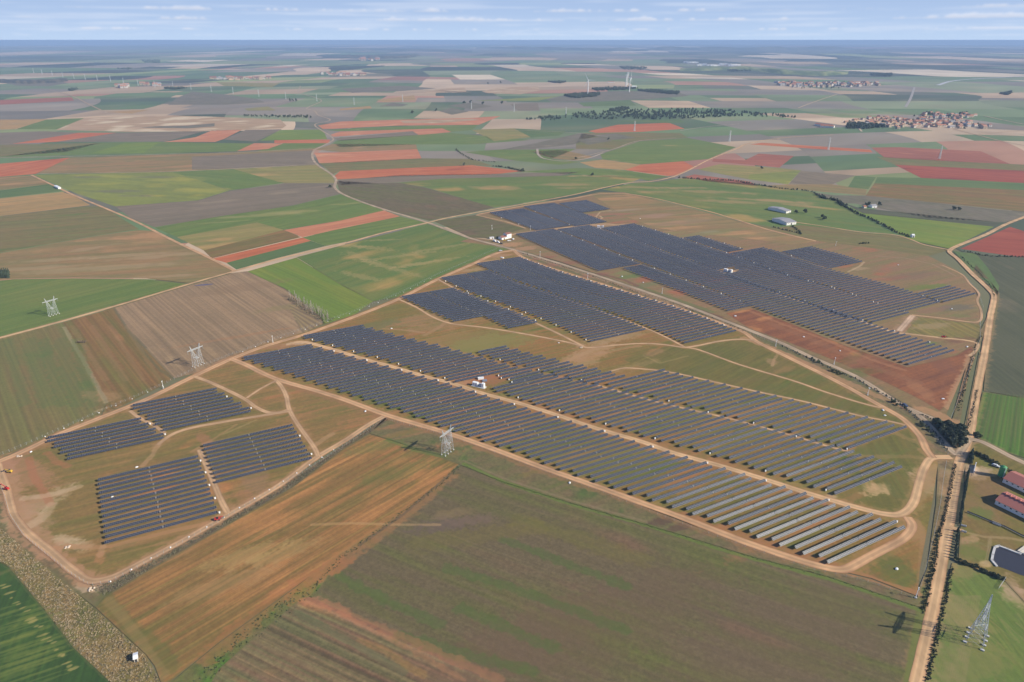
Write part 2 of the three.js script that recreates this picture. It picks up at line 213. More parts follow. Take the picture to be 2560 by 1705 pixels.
for (const [x, w] of [[40, 9], [95, 14], [130, 10], [170, 12], [210, 10]]) stroke(`${x - 20},850 ${x},930 ${x + 25},1010`, w, [92, 112, 56], .4, .8);
for (const [x, w] of [[205, 5], [255, 6], [300, 4], [340, 4]]) stroke(`${x - 25},815 ${x + 15},880 ${x + 60},950`, w, [160, 124, 84], .4, .8);
// near fields: long drill streaks and tracks
for (const s of ['1120,1420 1280,1470 1420,1520 1560,1575', '1000,1590 1120,1625 1330,1680', '1260,1350 1420,1410 1570,1465', '1150,1520 1250,1560 1380,1620', '850,1440 960,1500 1100,1560']) stroke(s, 7, [82, 104, 44], .55, .9);
for (const s of ['1050,1360 1180,1340 1340,1320', '1300,1300 1450,1350 1600,1400']) stroke(s, 14, [124, 112, 50], .35, .9);
blot(1120, 1310, 22, 8, 170, [112, 92, 84], .6, .9); blot(1180, 1300, 18, 6, 170, [128, 104, 84], .5, .9); blot(1130, 1285, 16, 5, 165, [146, 120, 80], .5); blot(1320, 1595, 60, 20, 150, [120, 90, 70], .35); blot(1500, 1560, 90, 26, 150, [112, 88, 66], .35); blot(1950, 1600, 80, 30, 150, [114, 90, 70], .35);
stroke('850,1530 950,1570 1080,1625 1250,1700', 5, [178, 118, 82], .55, 1); stroke('800,1512 900,1560 1000,1610 1160,1700', 3, [182, 124, 84], .45, 1); stroke('760,1500 800,1506 870,1530', 6, [196, 126, 86], .6, .9); stroke('740,1530 850,1590 1010,1680', 4, [106, 110, 70], .5); stroke('900,1600 960,1625 1060,1690', 4, [186, 138, 66], .35, 1);
stroke('1120,1190 1010,1285 870,1385 740,1490', 12, [186, 124, 72], .55, .8); stroke('850,1405 700,1490 600,1575 520,1640', 12, [180, 112, 68], .5, .9); stroke('1100,1312 1000,1312 880,1308 780,1312', 2.5, [196, 156, 104], .5); blot(610, 1390, 26, 8, 152, [186, 152, 92], .55); blot(700, 1385, 24, 7, 152, [184, 150, 92], .5); blot(560, 1460, 30, 8, 152, [176, 142, 92], .4);
stroke('258,1490 290,1535 340,1580 400,1630 430,1670', 8, [98, 104, 48], .55, .8); stroke('270,1500 330,1570 410,1690', 5, [160, 132, 84], .4); blot(1000, 1180, 30, 8, 150, [98, 112, 50], .4); blot(930, 1120, 26, 6, 150, [108, 116, 56], .5); stroke('970,1100 1050,1128 1110,1140', 5, [96, 118, 48], .6, .8);
stroke('1142,1172 1090,1215 1010,1285 900,1362', 2.2, [104, 88, 66], .6); stroke('1160,1160 1260,1205 1430,1262 1617,1314 1790,1370 1960,1418 2100,1455 2300,1525', 3.2, [104, 126, 48], .75, .6); stroke('1160,1152 1260,1196 1430,1252 1617,1305', 2, [150, 128, 96], .5, .7); blot(1650, 1305, 12, 5, 155, [98, 74, 56], .8); blot(1700, 1318, 14, 4, 155, [100, 76, 58], .8);
stroke('1180,1115 1160,1135 1150,1150', 2, [120, 122, 62], .5); stroke('2270,1705 2290,1600 2302,1525', 4, [104, 118, 48], .7);
for (let i = 0; i < 44; i++) blot(rr(0, 120), rr(1520, 1705), rr(8, 30), rr(.5, 1.3), 152, [120, 128, 56], .45); for (let i = 0; i < 22; i++) { const t = i / 21; blot(6 + t * 178 + rr(-4, 4), 1462 + t * 210 + rr(-6, 6), rr(1, 3), rr(.5, 1), 150, [176, 156, 90], .8); }
for (let i = 0; i < 26; i++) { const x = rr(2330, 2560); stroke(`${x},${rr(1520, 1560)} ${x + 60},${rr(1600, 1640)}`, 1.2, rnd() < .6 ? [150, 132, 84] : [76, 104, 40], .35, .9); }
for (let i = 0; i < 16; i++) { const x = 2340 + i * 6; stroke(`${x + 20},1490 ${x},1600 ${x - 20},1705`, 1.1, [156, 136, 92], .4, .9); } blot(2390, 1530, 18, 12, 60, [164, 138, 92], .45); blot(2440, 1660, 24, 10, 150, [154, 132, 84], .4);
for (let i = 0; i < 22; i++) { const t = i / 21; stroke(`${2470 + t * 90},${985 + t * 3} ${2440 + t * 120},${1082 + t * 50}`, 1.5, i % 2 ? [118, 112, 64] : [76, 108, 40], .35, .7); }
blot(2480, 1225, 16, 8, 150, [140, 108, 76], .5); blot(2430, 1270, 12, 16, 90, [144, 116, 78], .5); blot(2450, 1285, 9, 6, 150, [100, 118, 46], .7); blot(2440, 1178, 14, 5, 160, [206, 174, 146], .8, .4); blot(2470, 1185, 14, 4, 155, [184, 152, 120], .5); blot(2425, 1172, 8, 5, 160, [212, 184, 160], .8, .4);
stroke('2383,1320 2420,1332 2460,1342 2520,1345 2560,1352', 2.6, [176, 150, 104], .6); stroke('2476,1345 2470,1390 2464,1410', 2, [170, 146, 108], .5); blot(2420, 1350, 9, 3, 160, [190, 150, 110], .7); blot(2412, 1375, 9, 16, 90, [158, 130, 92], .5); blot(2440, 1385, 9, 12, 90, [96, 118, 40], .6); blot(2465, 1410, 5, 3, 160, [206, 170, 120], .8, .3); blot(2400, 1420, 14, 8, 150, [164, 130, 90], .5); blot(2545, 1490, 10, 8, 120, [196, 160, 126], .7); blot(2530, 1465, 10, 5, 120, [190, 156, 124], .6);

// ------------------------------------------------------------------ fields
const flat = THREE.ShapeUtils;
let nTex = 0, texPix = 0;
const fieldMat = new THREE.MeshStandardMaterial({ vertexColors: true, roughness: 1 });
function triangles(P) { const v = P.map(p => new THREE.Vector2(p[0], p[1])); return flat.triangulateShape(v, []); }
function grid2D(P, dirA) {                                    // corners in the frame of the field: a along the drills, b across
  const ca = Math.cos(dirA), sa = Math.sin(dirA); return { ca, sa, A: P.map(([x, z]) => [x * ca + z * sa, -x * sa + z * ca]) };
}
function clipHalf(poly, k, s, v) {                             // keep s * (p[k] - v) >= 0
  const out = [];
  for (let i = 0; i < poly.length; i++) { const p = poly[i], q = poly[(i + 1) % poly.length], d = s * (p[k] - v), e = s * (q[k] - v); if (d >= 0) out.push(p); if ((d >= 0) !== (e >= 0)) { const t = d / (d - e); out.push([p[0] + (q[0] - p[0]) * t, p[1] + (q[1] - p[1]) * t]); } }
  return out;
}
const dirOf = d => { if (typeof d === 'number') return d * Math.PI / 180; const [p, q] = pts(d); return Math.atan2(q[1] - p[1], q[0] - p[0]); };
function field(type, lvl, dir, spec, res = 1) {
  const P = typeof spec === 'string' ? pts(spec) : spec, t = T[type], ang = dirOf(dir), { ca, sa, A } = grid2D(P, ang);
  const tri = triangles(P), dm = Math.min(...P.map(p => dist(p[0], p[1])));
  let a0 = 1e9, a1 = -1e9, b0 = 1e9, b1 = -1e9; for (const [a, b] of A) { a0 = Math.min(a0, a); a1 = Math.max(a1, a); b0 = Math.min(b0, b); b1 = Math.max(b1, b); }
  const pos = [], uv = [], cols = [], idx = [], out = [0, 0, 0];
  const sgn = ([i, j, k]) => (P[j][0] - P[i][0]) * (P[k][1] - P[i][1]) - (P[j][1] - P[i][1]) * (P[k][0] - P[i][0]);
  if (dm < 800 && nTex < 60) {
    let s = Math.max(0.34, dm / 683 * 0.62) * res; const w0 = (a1 - a0) / s, h0 = (b1 - b0) / s, cut = Math.max(1, Math.max(w0, h0) / 2047, Math.sqrt(w0 * h0 / 2.6e6)); s *= cut;
    const w = Math.max(8, Math.ceil((a1 - a0) / s)), h = Math.max(8, Math.ceil((b1 - b0) / s)), f = new Float32Array(w * h * 3);
    for (let j = 0; j < h; j++) for (let i = 0; i < w; i++) { const a = a0 + (i + 0.5) / w * (a1 - a0), b = b0 + (j + 0.5) / h * (b1 - b0); colour(t, a * ca - b * sa, a * sa + b * ca, a, b, out); const o = (j * w + i) * 3; f[o] = out[0]; f[o + 1] = out[1]; f[o + 2] = out[2]; }
    const ia = a => (a - a0) / (a1 - a0) * w, ib = b => (b - b0) / (b1 - b0) * h;
    const put = (i, j, c, k) => { const o = (j * w + i) * 3; f[o] += (c[0] - f[o]) * k; f[o + 1] += (c[1] - f[o + 1]) * k; f[o + 2] += (c[2] - f[o + 2]) * k; };
    for (const q of blots) {
      const ba = q.X * ca + q.Z * sa, bb = -q.X * sa + q.Z * ca, R = Math.max(q.ra, q.rb) * 1.5; if (ba + R < a0 || ba - R > a1 || bb + R < b0 || bb - R > b1) continue;
      const ct = Math.cos(q.t - ang), st = Math.sin(q.t - ang);
      for (let j = Math.max(0, Math.floor(ib(bb - R))); j < Math.min(h, ib(bb + R)); j++) for (let i = Math.max(0, Math.floor(ia(ba - R))); i < Math.min(w, ia(ba + R)); i++) {
        const a = a0 + (i + 0.5) / w * (a1 - a0), b = b0 + (j + 0.5) / h * (b1 - b0), da = a - ba, db = b - bb, X = a * ca - b * sa, Z = a * sa + b * ca;
        const e = Math.hypot((da * ct + db * st) / q.ra, (-da * st + db * ct) / q.rb) + (fbm(X * 0.22 + 9, Z * 0.22) - 0.5) * q.rag * 1.5 + (vn(X * 0.9, Z * 0.9) - 0.5) * q.rag * 0.5;
        if (e < 1.1) put(i, j, q.c, q.a * ss(1.1, 0.55, e) * (0.72 + 0.28 * vn(X * 0.6 + 30, Z * 0.6)));
      }
    }
    const line = (p, q, wd, c, al, rag) => {
      const pa = p[0] * ca + p[1] * sa, pb = -p[0] * sa + p[1] * ca, qa = q[0] * ca + q[1] * sa, qb = -q[0] * sa + q[1] * ca, R = wd * 0.5 * 1.8 + s, L2 = (qa - pa) ** 2 + (qb - pb) ** 2 || 1;
      if (Math.max(pa, qa) + R < a0 || Math.min(pa, qa) - R > a1 || Math.max(pb, qb) + R < b0 || Math.min(pb, qb) - R > b1) return;
      for (let j = Math.max(0, Math.floor(ib(Math.min(pb, qb) - R))); j < Math.min(h, ib(Math.max(pb, qb) + R)); j++) for (let i = Math.max(0, Math.floor(ia(Math.min(pa, qa) - R))); i < Math.min(w, ia(Math.max(pa, qa) + R)); i++) {
        const a = a0 + (i + 0.5) / w * (a1 - a0), b = b0 + (j + 0.5) / h * (b1 - b0), t = Math.min(1, Math.max(0, ((a - pa) * (qa - pa) + (b - pb) * (qb - pb)) / L2)), d = Math.hypot(a - pa - t * (qa - pa), b - pb - t * (qb - pb));
        if (d > R) continue; const X = a * ca - b * sa, Z = a * sa + b * ca, e = d / (wd * 0.5) + (fbm(X * 0.3, Z * 0.3 + 20) - 0.5) * rag * 1.6;
        const v = ss(1.15, 0.6, e); if (v > 0) { const o = j * w + i; cov[o] = Math.max(cov[o], v * (1 - rag * 0.4 * vn(X * 0.5, Z * 0.5 + 60))); }
      }
    };
    const cov = new Float32Array(w * h);
    const draw = (pp, wd, c, al, rag) => {
      let x0 = 1e9, x1 = -1e9, y0 = 1e9, y1 = -1e9; for (const [x, z] of pp) { const i = ia(x * ca + z * sa), j = ib(-x * sa + z * ca); x0 = Math.min(x0, i); x1 = Math.max(x1, i); y0 = Math.min(y0, j); y1 = Math.max(y1, j); }
      const m = wd / s + 2; x0 = Math.max(0, Math.floor(x0 - m)); x1 = Math.min(w, Math.ceil(x1 + m)); y0 = Math.max(0, Math.floor(y0 - m)); y1 = Math.min(h, Math.ceil(y1 + m)); if (x0 >= x1 || y0 >= y1) return;
      for (let j = y0; j < y1; j++) cov.fill(0, j * w + x0, j * w + x1);
      for (let k = 0; k + 1 < pp.length; k++) line(pp[k], pp[k + 1], wd, c, al, rag);
      for (let j = y0; j < y1; j++) for (let i = x0; i < x1; i++) { const v = cov[j * w + i]; if (v > 0) put(i, j, c, al * v); }
    };
    const near = pp => pp.some(([x, z]) => { const a = x * ca + z * sa, b = -x * sa + z * ca; return a > a0 - 60 && a < a1 + 60 && b > b0 - 60 && b < b1 + 60; });
    if (type !== 'farmw' && type !== 'farmc' && type !== 'farmu' && type !== 'meadow') draw([...P, P[0]], 2.2, [112, 106, 66], .45, .8);
    for (const q of roadMarks) if (near(q.p)) draw(q.p, q.w * 1.9, q.c, .45, .9);
    for (const q of strokes) if (near(q.p)) draw(q.p, q.w, q.c, q.a, q.rag);
    const px = new Uint8Array(w * h * 4); for (let i = 0; i < w * h; i++) { for (let k = 0; k < 3; k++) { const v = f[i * 3 + k]; px[i * 4 + k] = SR[v < 0 ? 0 : v > 255 ? 255 : v | 0]; } px[i * 4 + 3] = 255; }
    const tx = new THREE.DataTexture(px, w, h); tx.colorSpace = THREE.SRGBColorSpace; tx.magFilter = tx.minFilter = THREE.LinearFilter; tx.needsUpdate = true; nTex++; texPix += w * h;
    // a few cuts keep the sheet in step with its neighbours
    for (const T3 of tri) { const o = sgn(T3) < 0 ? [T3[0], T3[1], T3[2]] : [T3[0], T3[2], T3[1]]; for (const k of o) { idx.push(pos.length / 3); pos.push(P[k][0], lift(lvl, ...P[k]), P[k][1]); uv.push((A[k][0] - a0) / (a1 - a0), (A[k][1] - b0) / (b1 - b0)); } }
    const g = new THREE.BufferGeometry(); g.setAttribute('position', new THREE.Float32BufferAttribute(pos, 3)); g.setAttribute('uv', new THREE.Float32BufferAttribute(uv, 2)); g.setIndex(idx); g.computeVertexNormals();
    return struct('field', g, new THREE.MeshStandardMaterial({ map: tx, roughness: 1 }));
  }
  const cell = Math.max(3, dm / 260) * res, ca_ = cell * 1.6;
  for (const T3 of tri) {
    const q = T3.map(k => A[k]), lo = [Math.min(q[0][0], q[1][0], q[2][0]), Math.min(q[0][1], q[1][1], q[2][1])], hi = [Math.max(q[0][0], q[1][0], q[2][0]), Math.max(q[0][1], q[1][1], q[2][1])];
    for (let j = Math.floor(lo[1] / cell); j <= hi[1] / cell; j++) { let row = clipHalf(clipHalf(q, 1, 1, j * cell), 1, -1, (j + 1) * cell); if (row.length < 3) continue;
      for (let i = Math.floor(lo[0] / ca_); i <= hi[0] / ca_; i++) { const c = clipHalf(clipHalf(row, 0, 1, i * ca_), 0, -1, (i + 1) * ca_); if (c.length < 3) continue; const o = pos.length / 3;
        for (const [a, b] of c) { const x = a * ca - b * sa, z = a * sa + b * ca; pos.push(x, lift(lvl, x, z), z); colour(t, x, z, a, b, out);
          for (const bq of blots) { const dx = x - bq.X, dz = z - bq.Z; if (Math.abs(dx) > bq.ra * 1.4 || Math.abs(dz) > bq.ra * 1.4) continue; const ct = Math.cos(bq.t), st = Math.sin(bq.t), e = Math.hypot((dx * ct + dz * st) / bq.ra, (-dx * st + dz * ct) / bq.rb) + (fbm(x * 0.05 + 9, z * 0.05) - 0.5) * bq.rag * 1.5; if (e < 1.1) { const k = bq.a * ss(1.1, 0.5, e); for (let m = 0; m < 3; m++) out[m] += (bq.c[m] - out[m]) * k; } }
          cols.push(lin(Math.max(0, out[0])) * ALB, lin(Math.max(0, out[1])) * ALB, lin(Math.max(0, out[2])) * ALB); }
        const a2 = (c[1][0] - c[0][0]) * (c[2][1] - c[0][1]) - (c[1][1] - c[0][1]) * (c[2][0] - c[0][0]);
        for (let k = 1; k + 1 < c.length; k++) a2 < 0 ? idx.push(o, o + k, o + k + 1) : idx.push(o, o + k + 1, o + k); } }
  }
  const g = new THREE.BufferGeometry(); g.setAttribute('position', new THREE.Float32BufferAttribute(pos, 3)); g.setAttribute('color', new THREE.Float32BufferAttribute(cols, 3)); g.setIndex(idx); g.computeVertexNormals();
  return struct('field', g, fieldMat);
}

// ------------------------------------------------------------------ roads: [kind, width m, points of the photograph]
const TRACK = [206, 167, 122], TRACKR = [200, 157, 114], GREYR = [180, 157, 128], LANE = [196, 157, 115];
const ROADS = [
  ['road', 7.0, TRACK, '2290,1712 2313.6,1607 2333.7,1515 2353.8,1406 2370,1315 2383,1241 2391,1195 2397,1160 2412,1123 2425,1083 2431,1046 2445,966 2459.7,893 2467,850 2476,790 2485,745 2483,735 2470,721 2430,684 2394,647 2374,630 2378,623 2394,614.7 2467,585.5 2510,563 2565,541'],
  ['road', 6.4, GREYR, '750.5,215 750.5,233 778,241 803.5,252 767,272 785,277 796,288 825,301 789,310 807,328 825,339 832.7,350 812,362 785,377 782,396 796,414 829,436 840,450 837,468 853,483 905,505 960,523.5 1069,556.5 1179,596.4 1233.5,611 1288,625.7 1398,658.5 1544,706 1710,762.6 1809.6,801 1956,859 2029,893 2138,940.5 2262,1016 2357,1057 2410,1082'],
  ['road', 6, GREYR, '2275,1024 2299,1040 2322,1062 2343,1086 2362,1108 2380,1128 2394,1138'],
  ['road', 5.6, TRACK, '-6,846.5 157,802.8 328.7,753.5 475,709.7 584.4,678.6 694,647.6 860,609 959.6,581.8 1069,557 1110,546.5 1215,527 1324.8,507 1434,487 1507,470 1580,456 1624,454 1672,445 1710,431 1773,399 1846,370 1864,361 1955.7,344.8 2083.5,337.5'],
  ['road', 5.4, TRACKR, '78.5,437.6 128,461 182.6,487 328.7,549 438,603.7 529.6,647.6 586,677'],
  ['road', 7, TRACKR, '1284.6,625.7 1244,633 1178.7,662 1087,702 996,748 886.5,791.8 767,834.6 657,867.5 577,898.5 485.8,940.5 365,999 255.7,1042.8 146,1086.6 54.8,1130 -8,1156'],
  ['road', 6, LANE, '-6,1160 8,1200 18,1230 33,1285 65.7,1329 127.8,1380 182.6,1427 226.4,1452 277.6,1444 347,1409.5 438,1362 547.8,1300 694,1216 796,1141 860,1103 925,1060 962,1040'],
  ['road', 6.6, TRACKR, '577,897 610,910 686.6,946 803.5,980.7 860,999 970.5,1039 1105.7,1079 1215,1116 1361,1170.6 1507.5,1221.8 1617,1262 1710,1296 1882.6,1362 2028.7,1409.5 2090,1423 2112,1423 2175,1391 2266,1340 2280,1312 2268,1292'],
  ['road', 6.2, TRACK, '715,862 750,855 821,870.6 910,897.8 980,916.7 1061.5,941 1136,960 1197,980.5 1300,1009 1388.7,1036.7 1497,1073 1600,1103 1685,1132.7 1793.8,1162.6 1910,1198 2065,1247 2211,1285 2245,1287 2268,1276 2284,1256 2299,1203.5 2314,1163 2332,1145 2378,1143'],
  ['road', 6.4, TRACKR, '1284.6,625.7 1304,642 1359.5,664.5 1540,721.7 1621.5,747.6 1703,773 1784.6,802 1860,831 1890,853 1992,904 2102,959 2193,1010 2255,1046 2299,1090 2316,1125 2332,1145'],
  ['road', 6.4, GREYR, '2396,1136 2410,1115 2424,1093'],
  ['road', 6, GREYR, '2424,1098 2450,1103 2480,1117 2520,1138 2566,1160'],
  ['path', 4.4, LANE, '485.8,941 520,954 547.8,966 613.6,999 642.8,1020 675.7,1032 700,1031 723,1024'],
  ['path', 4.4, LANE, '690,950 705,968 716,992 724,1026 752,1072 785,1118 796,1141'],
  ['path', 4.4, LANE, '723,1028 675.7,1036 548,1057 470,1072 431,1086 394.5,1112'],
  ['path', 3, LANE, '617,995 650,973 690,952'],
  ['path', 4.6, LANE, '498.5,1124 518.6,1170 537,1214 556,1258 570,1282'],
  ['path', 3.6, LANE, '325,1027 350.6,1046 387,1065 412.7,1084'],
  ['path', 3.4, LANE, '1094.7,698.7 1178.7,742.5 1288,786 1379.6,826.5 1452.6,863 1466,870'],
  ['path', 3.4, LANE, '996,748 1040,768 1083.7,793.7 1127.6,809 1215,819.5 1324.8,837.5 1434,859.4 1466,869 1540,863 1608,859 1662,862 1711,868.5 1744,864.4 1798,853.5 1850,848.5 1888,851'],
  ['path', 2.8, LANE, '1711,868.5 1740,873 1846,911 1992,955 2065,980.7 2174.8,1013.6 2215,1022'],
  ['path', 2.8, LANE, '1527.6,928 1561.5,920.4 1602,922.4 1656.6,927.9 1711,938 1800,958.4 1896,980 2004.6,1003 2080,1022 2156,1041 2231,1055 2264,1063'],
  ['path', 2.8, LANE, '1495,963.9 1575,987 1656.6,1008.7 1811.6,1043.9 1896,1065.6 1991,1092.8 2070,1116 2119.6,1128.3'],
  ['path', 3.2, LANE, '1233,684 1309,716.5 1394.5,743.5 1469,768 1562,801 1646,834 1712,868'],
  ['path', 5.4, LANE, '1255,600 1277,588 1325,580 1434,567 1514.7,560 1545,563'],
  ['path', 3.4, LANE, '1189.7,538 1215,543.5 1270,556 1314,571'],
  ['path', 4.6, LANE, '1192,537 1251.7,525 1324.8,512.4 1434,496 1480,487'],
  ['path', 3.8, TRACK, '1500,573 1581.5,600.4 1667,634 1732,658 1791,676 1817,687 1871,708.5 1950,736.5 2037,766.5 2118,792 2179,812.5 2239,832 2262,834 2346,844 2420,852 2442,858 2436,880 2423,890'],
  ['path', 3, LANE, '2279.9,787.7 2346.6,795 2438,806 2450,802 2453,778 2443,752 2447,734 2423,708 2404,686 2355,663'],
  ['path', 7, [204, 170, 138], '2282,789 2265,808 2247,828'],
  ['road', 4.6, TRACKR, '1500,484 1560,484 1640,497 1700,511 1780,531 1850,552 1930,577 2040,603'],
  ['path', 3.6, TRACK, '1990,556 2060,566 2150,580 2240,588 2280,600 2310,612 2374,625'],
  ['path', 4, TRACK, '2375,1317 2388,1322 2410,1329'],
  // farther off
  ['road', 7, [178, 162, 142], '1343,372 1347,388 1362,397 1410,403 1460,398 1510,382'],
  ['road', 5, [172, 158, 136], '1240,325 1330,327 1430,332 1520,342'],
  ['road', 6, [182, 160, 130], '0,394 60,393.6 200,391 400,386 600,381 781,371'],
  ['road', 5, [186, 164, 130], '90,434 250,433 431,429 584,422 796,411'],
  ['road', 9, [176, 152, 120], '125,225 180,240 220,260 270,284'],
  ['road', 7, [196, 176, 146], '2150,309 2148,320 2154,329'],
  ['road', 8, [190, 166, 132], '1996,270 2030,257 2080,240 2092,236'],
  ['road', 14, [168, 160, 150], '2264,268 2276,247 2286,219'],
  ['road', 30, [196, 196, 198], '2345,213 2380,203 2420,199 2520,193 2565,191'],
  ['road', 6, [190, 160, 124], '2385,323 2440,337 2500,352 2565,365'],
  ['road', 6, [190, 160, 124], '2440,336 2500,331 2565,326'],
  ['road', 6, [176, 160, 138], '1700,327 1760,318 1848,310'],
  ['road', 5, [172, 154, 124], '1440,396 1530,374 1600,352 1690,345'],
  ['road', 7, [186, 166, 136], '2460,290 2520,303 2560,311'],
];
const roadMarks = ROADS.slice(0, 31).map(([k, w, c, s]) => ({ p: pts(s), w: w * 0.8 + 0.8, c: [c[0] - 22, c[1] - 26, c[2] - 30] }));
roadMarks[1].c = roadMarks[2].c = [112, 106, 78];
const roadMat = new THREE.MeshStandardMaterial({ vertexColors: true, roughness: 1 });
function ribbon(kind, w, c, spec, lvl) {
  const P = typeof spec === 'string' ? pts(spec) : spec, curve = new THREE.CatmullRomCurve3(P.map(([x, z]) => new THREE.Vector3(x, 0, z)), false, 'centripetal');
  const len = curve.getLength(), dm = P.reduce((m, p) => Math.min(m, dist(...p)), 1e9), n = Math.min(1400, Math.max(12, Math.round(len / Math.max(2.2, dm / 200)))); curve.arcLengthDivisions = 600;
  const pos = [], cl = [], idx = [], S = kind === 'path' ? [-1, -.62, -.4, 0, .4, .62, 1] : [-1, -.78, -.45, -.2, .2, .45, .78, 1], K = S.length, q = rnd() * 900;
  for (let i = 0; i <= n; i++) {
    const p = curve.getPointAt(i / n), t = curve.getTangentAt(i / n), nx = -t.z, nz = t.x, far = ss(2500, 900, dist(p.x, p.z));
    S.forEach((s, k) => {
      const jag = Math.abs(s) > 0.9 ? 0.92 + 0.16 * vn(p.x * 0.14 + s * 40, p.z * 0.14 + q) : 1, e = s * w / 2 * (1 + (jag - 1) * far), x = p.x + nx * e, z = p.z + nz * e;
      pos.push(x, lift(lvl, x, z), z);
      const wheel = Math.abs(Math.abs(s) - 0.45) < 0.1 ? 1.06 : Math.abs(s) > 0.9 ? 0.86 : Math.abs(s) < 0.21 ? 0.95 : 1, f = wheel * (0.9 + 0.2 * vn(x * 0.13 + q, z * 0.13)) * (0.95 + 0.1 * vn(x * 0.9, z * 0.9)), red = Math.abs(s) > 0.7 ? 6 : 0;
      cl.push(lin(Math.min(250, c[0] * f)) * ALB, lin(Math.max(0, c[1] * f - red)) * ALB, lin(Math.max(0, c[2] * f - red)) * ALB);
      if (i < n && k < K - 1) { const o = i * K + k; idx.push(o, o + 1, o + K, o + 1, o + K + 1, o + K); }
    });
  }
  const g = new THREE.BufferGeometry(); g.setAttribute('position', new THREE.Float32BufferAttribute(pos, 3)); g.setAttribute('color', new THREE.Float32BufferAttribute(cl, 3)); g.setIndex(idx); g.computeVertexNormals();
  return struct(kind, g, roadMat);
}
ROADS.forEach(([k, w, c, s], i) => ribbon(k, w * 0.8, c, s, 9 + i * 0.12));

// ------------------------------------------------------------------ the plain, out to the horizon
{
  const pos = [], cl = [], idx = [], NA = 180, R = []; for (let r = 60; r < 41000; r *= 1.09) R.push(r);
  R.forEach((r, j) => { for (let i = 0; i <= NA; i++) { const a = -Math.PI / 2 + (i / NA - 0.5) * 2.6, x = Math.cos(a) * r, z = Math.sin(a) * r; pos.push(x, -0.12 - r * 0.0003, z);
    const n = fbm(x / 160, z / 160), m = fbm(x / 1900 + 5, z / 1900); const c = [104 + 26 * n, 108 + 6 * n + 10 * m, 66 + 26 * n]; cl.push(lin(c[0]) * ALB, lin(c[1]) * ALB, lin(c[2]) * ALB);
    if (j < R.length - 1 && i < NA) { const o = j * (NA + 1) + i; idx.push(o, o + NA + 1, o + 1, o + 1, o + NA + 1, o + NA + 2); } } });
  const g = new THREE.BufferGeometry(); g.setAttribute('position', new THREE.Float32BufferAttribute(pos, 3)); g.setAttribute('color', new THREE.Float32BufferAttribute(cl, 3)); g.setIndex(idx); g.computeVertexNormals();
  struct('ground', g, new THREE.MeshStandardMaterial({ vertexColors: true, roughness: 1 }));
}
// the patchwork of far parcels: the plain cut again and again into strips
{
  const pos = [], cl = [], idx = [];
  const pal = [[[100, 122, 76], 8], [[116, 132, 88], 8], [[130, 138, 100], 6], [[88, 110, 72], 5], [[142, 130, 114], 6], [[128, 120, 106], 5], [[184, 156, 124], 6], [[202, 174, 142], 5], [[180, 132, 104], 2.4], [[160, 112, 92], 1], [[106, 106, 86], 4], [[76, 88, 64], 2], [[216, 194, 164], 0], [[140, 150, 92], 2]];
  const tot = pal.reduce((s, p) => s + p[1], 0);
  const warp = (x, z) => [x + (vn(x / 900, z / 900) - 0.5) * 420 + (vn(x / 3800 + 7, z / 3800) - 0.5) * 1600, z + (vn(x / 1000 + 50, z / 1000) - 0.5) * 420 + (vn(x / 3600, z / 3600 + 9) - 0.5) * 1500];
  function cut(x0, z0, x1, z1, depth) {
    const cx = (x0 + x1) / 2, cz = (z0 + z1) / 2, d = dist(cx, cz), w = x1 - x0, h = z1 - z0;
    if (Math.abs(cx) > 0.95 * -cz + 900 + w || d - Math.hypot(w, h) / 2 > 40000) return;
    const sx = 110 + d * 0.022, sz = 56 + d * 0.022 + (d / 1000) ** 2 * 5, k = 0.55 + rnd() * 1.1;
    if (w > sx * 2.2 * k || h > sz * 2.2 * k) { const t = 0.35 + 0.3 * rnd(); if (w / sx > h / sz) { cut(x0, z0, x0 + w * t, z1, depth + 1); cut(x0 + w * t, z0, x1, z1, depth + 1); } else { cut(x0, z0, x1, z0 + h * t, depth + 1); cut(x0, z0 + h * t, x1, z1, depth + 1); } return; }
    if (d < 900) return; const paleOK = d > 4200 && rnd() < 0.06;
    let q = rnd() * tot, c = pal[0][0]; for (const [pc, pw] of pal) { q -= pw; if (q < 0) { c = pc; break; } }
    const valley = ss(1500, 5500, cx) * ss(3500, 7000, d), wood = d > 5200 && rnd() < 0.09 + 0.16 * valley; if (valley > 0 && rnd() < valley * 0.55) c = rnd() < .5 ? [112, 106, 92] : [98, 102, 84]; if (wood) c = [58, 68, 50]; else if (paleOK) c = [218, 198, 168];
    const nx = Math.max(1, Math.round(w / (18 + d / 40))), nz = Math.max(1, Math.round(h / (18 + d / 40))), o = pos.length / 3, f0 = 0.93 + 0.14 * rnd();
    for (let j = 0; j <= nz; j++) for (let i = 0; i <= nx; i++) { const X = x0 + w * i / nx, Z = z0 + h * j / nz, [x, z] = warp(X, Z); pos.push(x, lift(0.2, x, z), z);
      const f = f0 * (0.86 + 0.28 * fbm(x / 70, z / 70)), m = 0.35 * ss(0.5, 0.8, fbm(x / 130 + 20, z / 130)); for (let k = 0; k < 3; k++) cl.push(lin(Math.min(245, (c[k] + ([178, 150, 116][k] - c[k]) * m) * f)) * ALB);
      if (i < nx && j < nz) { const p = o + j * (nx + 1) + i; idx.push(p, p + nx + 1, p + 1, p + 1, p + nx + 1, p + nx + 2); } }
  }
  cut(-42000, -46000, 42000, -300, 0);
  const g = new THREE.BufferGeometry(); g.setAttribute('position', new THREE.Float32BufferAttribute(pos, 3)); g.setAttribute('color', new THREE.Float32BufferAttribute(cl, 3)); g.setIndex(idx); g.computeVertexNormals();
  struct('farmland', g, new THREE.MeshStandardMaterial({ vertexColors: true, roughness: 1 })); console.log('farmland', idx.length / 3);
}

// ------------------------------------------------------------------ fields of the photograph
const F = (t, l, d, s, r) => field(t, l, d, s, r);
